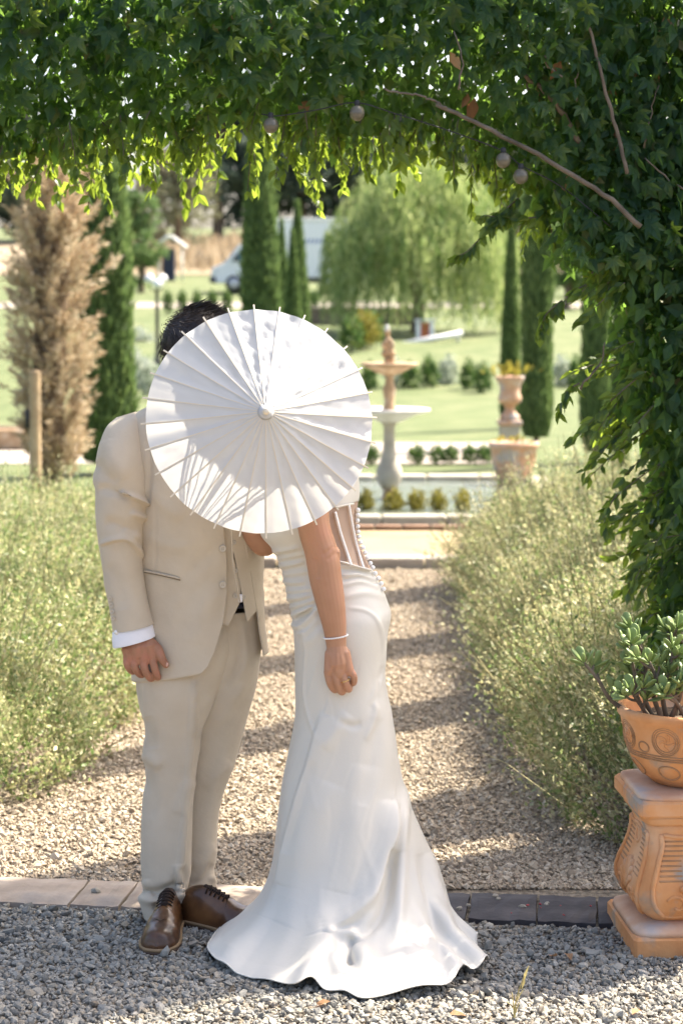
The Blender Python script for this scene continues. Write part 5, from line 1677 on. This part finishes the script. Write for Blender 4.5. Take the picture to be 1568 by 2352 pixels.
# shoes
def shoe(name_root, loc, ang, parent, roll=0):
    Ys = [0, .008, .03, .07, .11, .15, .19, .225, .255, .275, .288, .296]
    Ws = [.022, .030, .037, .0385, .040, .044, .0495, .0505, .047, .039, .026, .001]
    Hs = [.058, .075, .090, .100, .092, .078, .062, .054, .051, .046, .036, .012]
    S = smooth_path(np.stack([Ys, Ws, Hs], 1), 46)
    nc = 36
    a = np.linspace(0, 2 * math.pi, nc, endpoint=False)
    V = []
    for y, w, h in S:
        c, s = np.cos(a), np.sin(a)
        x = w * np.sign(c) * np.abs(c) ** .75
        z = np.where(s > 0, h * np.abs(s) ** .85, s * .004)
        x = x * np.where(s > 0, 1 - .28 * np.abs(s) ** 2 * (1.0 if y < .17 else .5), 1)
        V.append(np.stack([x, np.full(nc, y), z + .016], 1))
    v = np.concatenate(V); f = grid_faces(46, nc)
    n = normals_of(v, f)
    # creases over the vamp and the wing-tip edge
    cr = .0022 * np.exp(-((v[:, 1] - .195 - .02 * np.abs(v[:, 0]) / .05) / .004) ** 2) + .0018 * np.exp(-((v[:, 1] - .205) / .003) ** 2)
    wing = .0018 / (1 + np.exp(-(v[:, 1] - (.225 - .9 * np.abs(v[:, 0]) - .0)) / .0012))
    quarter = .0018 / (1 + np.exp((v[:, 1] - (.150 + .35 * np.abs(v[:, 0]))) / .0012))
    v = v + n * ((wing + quarter - cr) * (v[:, 2] > .03))[:, None]
    rz = Matrix.Rotation(ang, 4, 'Z')
    root = bpy.data.objects.new(name_root, mesh_from(name_root, v, [f, np.array([[i, (i + 1) % nc, nc // 2] for i in range(0)], int).reshape(-1, 3)], True, [M['leather']]))
    link(root, parent)
    root.location = np.array(loc) - np.array(parent.location)
    root.rotation_euler = (0, 0, ang)
    top = lambda y, x: .016 + float(ip(y, Ys, Hs)) * (1 - (abs(x) / float(ip(y, Ys, Ws))) ** 2.4 * .75)
    # sole and heel
    out = []
    for y, w, h in S: out.append((w + .0055, y))
    xs = [q[0] for q in out] + [-q[0] for q in out[::-1]]
    yy = [q[1] for q in out] + [q[1] for q in out[::-1]]
    yy = [(-.006 if q < .001 else q + (.006 if q > .285 else 0)) for q in yy]
    m = len(xs)
    for nm, z0, z1, mt in (('sole', .002, .011, M['sole']), ('welt', .0112, .0185, M['welt'])):
        vv = np.array([[x, y, z0] for x, y in zip(xs, yy)] + [[x, y, z1] for x, y in zip(xs, yy)] + [[0, .14, z0], [0, .14, z1]])
        i = np.arange(m); j = (i + 1) % m
        obj(nm, vv, [np.stack([i, j, j + m, i + m], 1), np.concatenate([np.stack([j, i, np.full(m, 2 * m)], 1), np.stack([i + m, j + m, np.full(m, 2 * m + 1)], 1)])], mt, root)
    # tongue and laces
    tv, tf = tube([[0, y, top(y, 0) + .0005] for y in np.linspace(.075, .152, 10)], .010, 10)
    tv[:, 2] = (tv[:, 2] - .1) * 1.0 + .1
    obj('tongue', tv * [1, 1, 1] + [0, 0, -.0075], tf, M['lace'], root)
    for k in range(5):
        y = .088 + k * .0145
        p = [[x, y + .004 * math.sin(x * 90), top(y, x) + .0022] for x in np.linspace(-.021, .021, 9)]
        tv, tf = tube(p, .0020, 6); obj('lace', tv, tf, M['lace'], root)
        p = [[x, y + .0145 * (x + .016) / .032, top(y, x) + .003] for x in np.linspace(-.016, .016, 7)]
        tv, tf = tube(p, .0018, 6); obj('lace', tv, tf, M['lace'], root)
    # punched brogue holes, one joined row
    mb = MB()
    for s in np.linspace(-1, 1, 27):
        x = s * .040; y = .218 - .9 * abs(x) + .004
        mb.add(*sphere((x, y, top(y, x) + .0008), .0012, 6, 4))
    for s in np.linspace(-1, 1, 23):
        x = s * .034; y = .155 + .35 * abs(x)
        mb.add(*sphere((x, y, top(y, x) + .0006), .0011, 6, 4))
    tag(mb.build('brogue_holes', M['lace'], root), kind='stuff')
    return root
toe = G(364, 2200)
sh1 = shoe('shoe', (toe[0] + .010, toe[1] + .292, .006), math.pi - .05, man)
h2 = G(424, 2132)
sh2 = shoe('shoe', (h2[0] - .005, h2[1] + .045, .006), -math.pi / 2 - R(34), man)

# body: hand, forearm, head and the limbs inside the clothes form one mesh
HY = 5.285
hand = [limb([(308, 1440, 5.30, 29), (313, 1468, 5.298, 30), (318, 1490, 5.292, 31)], 18),
        limb([(300, 1490, HY + .004, 22), (300, 1512, HY, 15)]), limb([(314, 1488, HY, 24), (314, 1516, HY - .004, 14)]), limb([(330, 1486, HY, 24), (332, 1516, HY - .006, 14)]), limb([(342, 1484, HY, 22), (350, 1508, HY - .004, 14)]),
        limb([(292, 1508, HY, 9.4), (293, 1527, HY - .003, 8.8), (303, 1541, HY + .012, 8.6), (312, 1540, HY + .030, 8)]),
        limb([(309, 1512, HY - .006, 9.8), (311, 1534, HY - .008, 9.2), (323, 1549, HY + .010, 9.0), (331, 1546, HY + .030, 8.3)]),
        limb([(329, 1513, HY - .008, 10.0), (334, 1540, HY - .010, 9.4), (346, 1557, HY + .008, 9.3), (352, 1553, HY + .030, 8.5)]),
        limb([(350, 1508, HY - .006, 9.8), (356, 1536, HY - .010, 9.2), (362, 1554, HY + .006, 9.2), (364, 1551, HY + .028, 8.4)]),
        limb([(346, 1478, HY + .004, 15), (362, 1492, HY - .004, 12.5), (371, 1511, HY - .010, 10.6), (381, 1527, HY - .008, 8.2)])]
hv, hf = remeshed(hand, .0018, 2)
body_p = [limb([(460, 1440, 5.44, 62), (455, 1300, 5.44, 75), (455, 1120, 5.43, 85), (458, 1000, 5.42, 80)], 16), limb([(456, 980, 5.42, 50), (460, 900, 5.41, 48), (470, 850, 5.40, 48)], 14),
          limb([(280, 1010, 5.40, 40), (275, 1120, 5.37, 40), (282, 1260, 5.345, 34), (300, 1400, 5.312, 27), (308, 1445, 5.30, 26)], 14), limb([(458, 1000, 5.42, 60), (280, 1010, 5.41, 40)], 14),
          limb([(458, 1000, 5.42, 60), (594, 1000, 5.45, 38), (668, 1098, 5.47, 32), (700, 985, 5.31, 24), (704, 945, 5.27, 26)], 14),
          limb([(410, 1500, 5.43, 58), (398, 1660, 5.40, 58), (388, 1800, 5.40, 42), (382, 1990, 5.385, 30), (376, 2112, 5.40, 28)], 14),
          limb([(500, 1500, 5.47, 55), (490, 1690, 5.478, 50), (462, 1830, 5.49, 40), (452, 1990, 5.492, 28), (448, 2098, 5.49, 27)], 14)]
# head, turned to the right and bent forward
hc = np.array(P(476, 818, 5.395))
hd = lambda dx, dy, dz: tuple(hc + np.array([dx, dy, dz]))
def ball(dx, dy, dz, r): 
    return sphere(hd(dx, dy, dz), r, 20, 14)
body_p += [ball(-.008, 0, .020, (.098, .078, .092)), ball(.045, -.004, -.045, (.058, .055, .065)), ball(.030, 0, -.02, (.07, .066, .085)), ball(.078, -.006, -.088, (.026, .026, .022)), ball(.105, -.006, -.030, (.018, .012, .016)), ball(.094, -.006, -.010, (.014, .010, .026)),
           ball(.084, -.006, .018, (.02, .05, .016)), ball(.096, -.006, -.062, (.012, .022, .010)), ball(-.012, -.080, -.020, (.016, .010, .030)), ball(-.012, .078, -.020, (.016, .010, .030)),
           limb([(704, 948, 5.27, 26), (708, 920, 5.25, 20)]), limb([(696, 925, 5.26, 9), (690, 890, 5.25, 8)]), limb([(706, 920, 5.25, 9), (704, 880, 5.24, 8.5)]), limb([(716, 922, 5.25, 9), (716, 884, 5.24, 8)]), limb([(722, 930, 5.26, 8.5), (728, 896, 5.25, 7.5)]), limb([(690, 945, 5.26, 9.5), (678, 925, 5.25, 8.5)])]
bv, bf = remeshed(body_p, .0065, 3)
mb = MB(); mb.add(bv, bf); mb.add(hv, hf)
v, f = mb.get()
body = wobj('body', v, f, M['skin_man'], man)
for dy in (-.038, .034):
    v, f = sphere(hd(.088, dy, .003), .011, 12, 8); wobj('eye', v, f, M['eye'], man)
# nails on the visible thumb
v, f = sphere(P(383, 1526, HY - .0145), (.0052, .003, .0065), 10, 7); wobj('thumb_nail', v, f, M['nail'], man)
# hair: close cap plus many short strands
hg = np.random.default_rng(8)
cap_v, cap_f = sphere(hd(-.012, 0, .030), (.108, .088, .098), 40, 26)
keep = (cap_v[:, 2] > hc[2] - .01 - .6 * (hc[0] - cap_v[:, 0]) * 1.0) & (cap_v[:, 0] < hc[0] + .085)
cap_v = cap_v + normals_of(cap_v, cap_f) * (.004 * wob(cap_v, 40, 2))[:, None]
qf = [a[keep[a].all(1)] for a in cap_f]
hairo = wobj('hair', cap_v, qf, M['hair_dark'], man)
idx = np.where(keep)[0]
n = 7000
bp_ = cap_v[hg.choice(idx, n)] + hg.normal(0, .006, (n, 3))
cc = np.array(hd(-.012, 0, .030))
dr = (bp_ - cc); dr /= np.linalg.norm(dr, axis=1)[:, None]
sw = np.array([.75, -.1, .15])
up_t = np.clip((bp_[:, 2] - cc[2]) / .09, 0, 1)[:, None]
dr = dr * .22 + sw * up_t + np.array([0, 0, -.75]) * (1 - up_t) + hg.normal(0, .11, (n, 3))
v, f = scatter((np.array([[-.5, 0, 0], [.5, 0, 0], [.3, .6, .05], [-.3, .6, .05], [0, 1, .02]]) * [.07, 1, 1], np.array([[0, 1, 2], [0, 2, 3], [3, 2, 4]])), bp_, dr, hg.uniform(.014, .026, n), seed=4)
ho = wobj('hair_strands', v, f, M['hair_dark'], hairo, False); ho['kind'] = 'stuff'

# ------------------------------------------------------------------ bride
brg = G(780, 2200)
bride = empty('person', (brg[0], brg[1], 0), 0, 'bride in a fitted white satin gown with a train, one arm hanging down', 'person')
D_KEYS = [(650, 1096, 820, 1072, 5.275, .095), (612, 1165, 824, 1130, 5.27, .113), (598, 1222, 818, 1180, 5.26, .120), (622, 1256, 822, 1236, 5.26, .116), (638, 1284, 836, 1272, 5.26, .110), (650, 1322, 856, 1312, 5.255, .110), (656, 1354, 874, 1346, 5.25, .118),
          (665, 1390, 891, 1384, 5.25, .130), (672, 1424, 898, 1412, 5.245, .136), (674, 1456, 890, 1458, 5.24, .136), (677, 1517, 885, 1517, 5.24, .131), (678, 1572, 886, 1572, 5.235, .126), (678, 1640, 899, 1640, 5.23, .126), (664, 1712, 909, 1709, 5.225, .130),
          (648, 1795, 919, 1802, 5.22, .142), (638, 1880, 950, 1872, 5.215, .160), (630, 1950, 980, 1938, 5.21, .180)]
NC = 230
dv, df_, _ = loft(D_KEYS, 300, NC, 2.1)
dv = dv.reshape(300, NC, 3)
hem = np.array([(-20, 1030, 2095), (0, 1046, 2121), (11, 1072, 2160), (20, 1100, 2178), (28, 1090, 2192), (35, 1124, 2214), (43, 1108, 2240), (50, 1073, 2242), (58, 1024, 2279), (69, 930, 2285), (80, 826, 2295), (88, 790, 2276), (95, 748, 2276), (103, 722, 2266), (113, 684, 2277),
                (126, 620, 2257), (140, 548, 2236), (155, 502, 2219), (168, 475, 2190), (182, 494, 2146), (203, 560, 2100), (232, 650, 2084), (270, 800, 2078), (310, 950, 2082), (340, 1030, 2095)], float)
hp = np.array([G(a, b, .02) for _, a, b in hem])
th = np.arange(NC) / NC * 360.0
pad = np.concatenate([hem[-4:-1, 0] - 360, hem[:, 0], hem[1:4, 0] + 360])
hpad = np.concatenate([hp[-4:-1], hp, hp[1:4]])
H = np.stack([np.interp(th, pad, hpad[:, k]) for k in range(3)], 1)
for _ in range(2):
    H = (np.roll(H, 1, 0) + 2 * H + np.roll(H, -1, 0)) / 4
tr_ = np.radians(th)
H[:, 2] = .022 + .010 * np.sin(tr_ * 7 + .6) * np.clip(np.sin(tr_) + .3, 0, 1) + .004 * np.sin(tr_ * 17 + 1.2)
H[:, 2] += .040 * np.exp(-((th - 24) / 5) ** 2) + .035 * np.exp(-((th - 40) / 5) ** 2) + .008 * np.exp(-((th - 105) / 6) ** 2) + .03 * np.exp(-((th - 52) / 3) ** 2)
H[:, 2] = np.maximum(H[:, 2], .012) + .008
S = dv[-1]; T = (dv[-1] - dv[-8]); T = T / np.linalg.norm(T, axis=1)[:, None]
P1 = S + T * .17
P2 = np.stack([S[:, 0] * .34 + H[:, 0] * .66, S[:, 1] * .34 + H[:, 1] * .66, H[:, 2] + .045], 1)
fl_ = np.clip(np.abs(np.cos(tr_)), 0, 1)
u = np.linspace(0, 1, 121)[1:, None, None]
low = (1 - u) ** 3 * S + 3 * (1 - u) ** 2 * u * P1 + 3 * (1 - u) * u ** 2 * P2 + u ** 3 * H
# soft flutes growing towards the hem
dv = np.concatenate([dv, low], 0)
nrow = dv.shape[0]
dvv = dv.reshape(-1, 3); dff = grid_faces(nrow, NC)
nn = normals_of(dvv, dff)
row = np.repeat(np.arange(nrow), NC) / nrow
amp = np.clip((row - .55) / .45, 0, 1) ** 1.4
fl2 = .005 * np.sin(np.tile(tr_, nrow) * 9 + 2.2 * row + .7) + .003 * np.sin(np.tile(tr_, nrow) * 15 + 1.0 - 3 * row)
dvv = dvv + nn * (fl2 * amp * np.clip((1 - row) / .05, .25, 1) + .0018 * wob(dvv, 11, 31))[:, None]
DF = [
    ([(905, 1840), (902, 1910), (885, 1990), (855, 2070), (800, 2118), (745, 2136)], 28, .024, 'r'),
    ([(912, 1950), (898, 2030), (872, 2105), (825, 2150)], 13, -.026, ''),
    ([(922, 1740), (928, 1850), (922, 1960), (918, 2080), (910, 2160)], 12, .012, ''),
    ([(742, 1640), (715, 1740), (690, 1820), (665, 1910), (636, 2030)], 34, .015, 'l'),
    ([(715, 1750), (690, 1850), (655, 1960)], 14, -.006, ''),
    ([(745, 2136), (785, 2146), (820, 2142)], 12, .014, ''), ([(748, 2142), (760, 2190), (790, 2240)], 22, .016, ''), ([(812, 2150), (802, 2180), (806, 2215)], 9, -.022, ''),
    ([(820, 2170), (850, 2220), (870, 2260)], 22, .014, ''), ([(965, 1960), (985, 2060), (1010, 2170), (1030, 2240)], 12, -.012, ''), ([(985, 1960), (1012, 2060), (1040, 2150)], 12, .010, ''),
    ([(760, 1800), (720, 1900), (690, 2000), (640, 2120)], 34, .010, ''), ([(840, 1760), (815, 1900), (780, 2050)], 34, .008, ''), ([(870, 1650), (850, 1760), (830, 1850)], 20, -.005, ''),
    ([(800, 1396), (838, 1402), (866, 1424), (880, 1470), (880, 1530), (870, 1600)], 5, .0035, ''),
    ([(697, 1440), (701, 1500), (697, 1580), (706, 1640), (726, 1700)], 4, .0035, ''),
    ([(872, 1560), (858, 1610), (862, 1640), (840, 1700)], 8, .005, ''), ([(880, 1530), (868, 1590), (850, 1630)], 7, -.004, ''),
    ([(780, 1296), (820, 1306), (856, 1316)], 6, .006, ''), ([(782, 1322), (825, 1320), (866, 1334)], 6, .0055, ''), ([(784, 1346), (830, 1336), (876, 1352)], 6, .005, ''), ([(790, 1372), (840, 1362), (884, 1372)], 8, .004, ''), ([(783, 1335), (828, 1328), (870, 1343)], 4, -.004, ''), ([(782, 1308), (825, 1312), (862, 1325)], 4, -.004, ''),
    ([(800, 1640), (770, 1680), (745, 1720)], 16, .006, ''), ([(775, 1655), (810, 1668), (830, 1660)], 8, -.005, '')]
for k, (y0, y1) in enumerate([(1266, 1258), (1282, 1272), (1300, 1290), (1318, 1312), (1336, 1336), (1356, 1352), (1376, 1366), (1396, 1376), (1416, 1388)]):
    x0 = ip(y0, [1260, 1300, 1340, 1390, 1420], [628, 646, 652, 664, 676])
    jx, jw, ja = [(0, 7, .006), (8, 5, .003), (-4, 8, .007), (10, 6, .003), (-6, 7, .0055), (4, 5, .003), (-4, 8, .007), (6, 6, .005), (0, 8, .008)][k]
    DF.append(([(x0 - 6, y0 + jx * .4), (x0 + 22, (y0 + y1) / 2 + 3), (x0 + 60 + jx * 2, y1 - jx * .3)], jw, ja, ''))
    DF.append(([(x0 + 4, y0 + 9), (x0 + 26, (y0 + y1) / 2 + 11), (x0 + 56 + jx, y1 + 8)], 5, -ja * .6, ''))
DF += [([(668, 1432), (690, 1438), (715, 1418), (735, 1390)], 8, .011, ''), ([(680, 1418), (705, 1408), (728, 1380)], 5, -.007, ''), ([(680, 1456), (705, 1450), (735, 1415)], 9, .006, ''), ([(690, 1470), (715, 1470), (742, 1440)], 12, .004, '')]
gd = np.random.default_rng(55)
for k in range(34):
    x0 = gd.uniform(690, 900); y0 = gd.uniform(1480, 2080); L = gd.uniform(50, 170); sl = gd.normal(-.12, .22)
    DF.append(([(x0, y0), (x0 + sl * L * .5 + gd.normal(0, 4), y0 + L * .5), (x0 + sl * L, y0 + L)], gd.uniform(4, 11), gd.choice([-1, 1]) * gd.uniform(.0004, .0012), gd.choice(['', 'l', 'r'])))
dvv = strokes(dvv, dff, DF)
q = proj(dvv)
def in_poly(q, poly):
    inside = np.zeros(len(q), bool)
    for i in range(len(poly)):
        (x1, y1), (x2, y2) = poly[i], poly[(i + 1) % len(poly)]
        c = ((y1 > q[:, 1]) != (y2 > q[:, 1])) & (q[:, 0] < (x2 - x1) * (q[:, 1] - y1) / (y2 - y1 + 1e-9) + x1)
        inside ^= c
    return inside
fq = proj(dvv[dff].mean(1))
sheer = in_poly(fq, [(728, 1178), (786, 1161), (814, 1153), (836, 1148), (900, 1330), (856, 1308), (832, 1304), (806, 1298), (779, 1290), (740, 1282)])
dress = wobj('gown', dvv, dff[~sheer], M['dress'], bride)
s_ = dress.modifiers.new('cloth_thickness', 'SOLIDIFY'); s_.thickness = .0025; s_.offset = -1
nn = normals_of(dvv, dff)
wobj('sheer_back_panel', dvv - nn * .0012, dff[sheer], M['tulle'], dress)
for pts in ([(769, 1176), (782, 1225), (794, 1262), (806, 1299)], [(801, 1160), (809, 1205), (819, 1252), (835, 1306)]):
    p = on_surf(dvv, pts, .0012)
    v, f = tube(p, .0042 if pts[0][0] == 769 else .0034, 8); wobj('boning', v, f, M['dress_trim'], dress)
v, f = tube(on_surf(dvv, [(774, 1288), (806, 1297), (834, 1305), (852, 1309)], .001), .003, 7); wobj('waist_piping', v, f, M['dress'], dress)
v, f = tube(on_surf(dvv, [(770, 1166), (790, 1161), (812, 1157)], .001), .003, 7); wobj('top_piping', v, f, M['dress'], dress)
for cx_, cy_ in ((1000, 165), (1003, 212), (1006, 268), (1010, 325), (1020, 378), (1030, 428), (1042, 482), (1058, 535), (1078, 583), (1098, 632), (1118, 687), (1145, 728), (1192, 785), (1213, 830), (1240, 885), (1262, 938)):
    x, y = 581.9 + cx_ * .2344, 1133 + cy_ * .2344
    # sit on the back seam: rightmost surface at that height
    near = np.abs(q[:, 1] - y) < 4
    xr = q[near & (q[:, 1] < 1420)][:, 0].max()
    c = P(xr + 1.5, y, 5.225)
    v, f = sphere(c, (.0062, .0062, .0062), 14, 10); wobj('button', v, f, M['dress_trim'], dress)
# train hem piping
hemline = dvv.reshape(nrow, NC, 3)[-1]
v, f = tube(np.concatenate([hemline, hemline[:1]]), .0022, 5); wobj('hem', v, f, M['dress'], dress)

AY = 5.085
arm = [limb([(722, 1105, AY + .05, 38), (716, 1160, AY + .015, 39), (722, 1215, AY, 38), (736, 1262, AY, 38.5), (742, 1290, AY, 39), (748, 1330, AY, 38), (758, 1380, AY, 34.5), (766, 1425, AY + .002, 29.5), (770, 1458, AY + .004, 25.5), (772, 1482, AY + .004, 23.5)], 22),
       limb([(765, 1268, AY - .004, 16), (768, 1280, AY - .002, 14)]),
       limb([(772, 1480, AY + .004, 23), (774, 1505, AY, 24), (776, 1525, AY - .002, 24)], 16), limb([(762, 1500, AY, 17), (757, 1540, AY - .004, 14)]), limb([(776, 1500, AY - .002, 20), (778, 1545, AY - .008, 15)]), limb([(788, 1500, AY, 17), (800, 1540, AY - .004, 13)]),
       limb([(752, 1542, AY - .003, 9.6), (757, 1568, AY - .005, 8.4), (768, 1584, AY + .012, 8.6), (776, 1580, AY + .030, 8)]),
       limb([(768, 1545, AY - .008, 9.8), (775, 1572, AY - .010, 8.6), (784, 1589, AY + .008, 8.8), (790, 1583, AY + .028, 8)]),
       limb([(785, 1544, AY - .007, 9.6), (794, 1568, AY - .010, 8.5), (800, 1583, AY + .006, 8.6), (803, 1577, AY + .026, 8)]),
       limb([(800, 1535, AY - .002, 9.4), (812, 1553, AY - .006, 8.2), (812, 1567, AY + .008, 8.2), (808, 1568, AY + .024, 7.6)]),
       limb([(762, 1505, AY + .02, 12), (760, 1540, AY + .035, 10), (772, 1565, AY + .042, 8.5)])]
hv, hf = remeshed(arm, .0019, 2)
hv = strokes(hv, hf, [([(738, 1276), (752, 1266), (768, 1254)], 5, -.0016, ''), ([(748, 1286), (760, 1280), (772, 1268)], 5, -.0012, ''), ([(742, 1268), (756, 1258), (768, 1262)], 8, .0016, ''), ([(722, 1280), (728, 1300), (730, 1330)], 9, -.003, ''), ([(758, 1500), (762, 1525), (756, 1545)], 4, .0018, ''), ([(774, 1500), (774, 1525), (770, 1545)], 3.5, .0016, ''), ([(784, 1505), (788, 1525), (787, 1545)], 3.5, .0014, '')])
bp2 = [limb([(780, 1420, 5.25, 88), (755, 1330, 5.26, 76), (735, 1260, 5.265, 78), (718, 1180, 5.27, 84), (716, 1110, 5.27, 70)], 16), limb([(716, 1110, 5.27, 48), (694, 1050, 5.28, 36), (672, 990, 5.29, 34)], 14),
       limb([(716, 1112, 5.27, 50), (722, 1105, AY + .05, 38)], 14), limb([(722, 1100, AY + .07, 38), (718, 1150, AY + .03, 37), (717, 1175, AY + .02, 37)], 14),
       limb([(716, 1112, 5.28, 45), (690, 1150, 5.36, 34), (612, 1243, 5.34, 31), (603, 1250, 5.335, 30)], 16), limb([(604, 1249, 5.335, 30), (585, 1215, 5.325, 32), (572, 1130, 5.29, 26), (578, 1040, 5.25, 19)], 16),
       limb([(800, 1420, 5.25, 80), (790, 1640, 5.23, 58), (780, 1880, 5.22, 42), (775, 2120, 5.22, 30)], 14), limb([(760, 1420, 5.24, 80), (750, 1640, 5.23, 58), (740, 1880, 5.23, 42), (735, 2120, 5.23, 30)], 14)]
# grip on the handle
hz = apex + ax * .40
def hl(pts): 
    p = np.array([hz + np.array(a[:3]) for a in pts]); r = [a[3] for a in pts]
    return tube(p, r, 10, True)
wr = P(578, 1040, 5.25)
bp2 += [tube([wr, (wr + hz) / 2 + [0, 0, 0], hz + [.012, .01, -.016]], [.021, .024, .024], 14, True)]
for k in range(4):
    s = ax * (-.028 + k * .018)
    bp2.append(hl([(.016 + s[0], s[1] + .004, -.012 + s[2], .008), (-.004 + s[0], s[1], .016 + s[2], .008), (-.018 + s[0], s[1], .002 + s[2], .0075), (-.012 + s[0], s[1], -.014 + s[2], .007)]))
bp2.append(hl([(.014, .0, -.016, .009), (.018, -.030, .002, .0085), (.008, -.048, .014, .0075)]))
bc_ = np.array(P(655, 915, 5.30))
def bb(dx, dy, dz, r): return sphere(bc_ + np.array([dx, dy, dz]), r, 20, 14)
bp2 += [bb(.006, 0, .012, (.090, .072, .086)), bb(-.040, -.004, -.040, (.050, .048, .058)), bb(-.026, 0, -.02, (.062, .060, .078)), bb(-.068, -.004, -.078, (.020, .022, .018)), bb(-.094, -.004, -.030, (.015, .010, .013)), bb(-.084, -.004, -.010, (.011, .009, .022)), bb(-.085, -.004, -.055, (.011, .020, .009)), bb(.010, -.072, -.018, (.013, .008, .026))]
bv, bf = remeshed(bp2, .0065, 3)
mb = MB(); mb.add(bv, bf); mb.add(hv, hf)
v, f = mb.get()
wobj('body', v, f, M['skin_bride'], bride)
for dy in (-.034, .030):
    v, f = sphere(bc_ + [-.076, dy, .004], .0105, 12, 8); wobj('eye', v, f, M['eye'], bride)
v, f = sphere(bc_ + [-.093, -.004, -.054], (.006, .016, .007), 12, 8); wobj('lips', v, f, M['lips'], bride)
cv_, cf_ = sphere(bc_ + [.016, 0, .020], (.098, .082, .094), 36, 24)
kp = (cv_[:, 0] > bc_[0] - .055) & (cv_[:, 2] > bc_[2] - .06)
cv_ = cv_ + normals_of(cv_, cf_) * (.003 * wob(cv_, 40, 9))[:, None]
hb = wobj('hair', cv_, [a[kp[a].all(1)] for a in cf_], M['hair_brown'], bride)
v, f = sphere(bc_ + [.100, 0, .020], (.048, .046, .046), 24, 16)
v = v + normals_of(v, f) * (.004 * np.sin(40 * v[:, 2] + 60 * v[:, 0]))[:, None]
wobj('hair_bun', v, f, M['hair_brown'], hb)
# bracelet of small pearls, ring
wc_ = P(770.5, 1463, AY + .004)
br = empty('bracelet', wc_, 0, 'thin bracelet of tiny white pearls round the bride\'s hanging wrist', 'bracelet')
bmesh_ = mesh_from('pearl', *sphere((0, 0, 0), .0025, 8, 6), True, [M['pearl']])
for k in range(40):
    a = k / 40 * 2 * math.pi
    inst('pearl', bmesh_, br, (.0305 * math.cos(a), .0305 * math.sin(a), .0015 + .004 * math.cos(a)))
rc = P(793, 1563, AY - .008)
rg = empty('wedding_ring', rc, 0, 'plain gold ring on the bride\'s ring finger', 'ring')
p = [[.0115 * math.cos(a), .0115 * math.sin(a), .0045 * math.cos(a)] for a in np.linspace(0, 2 * math.pi, 33)]
v, f = tube(p, .0014, 7); obj('band', v, f, M['gold'], rg)
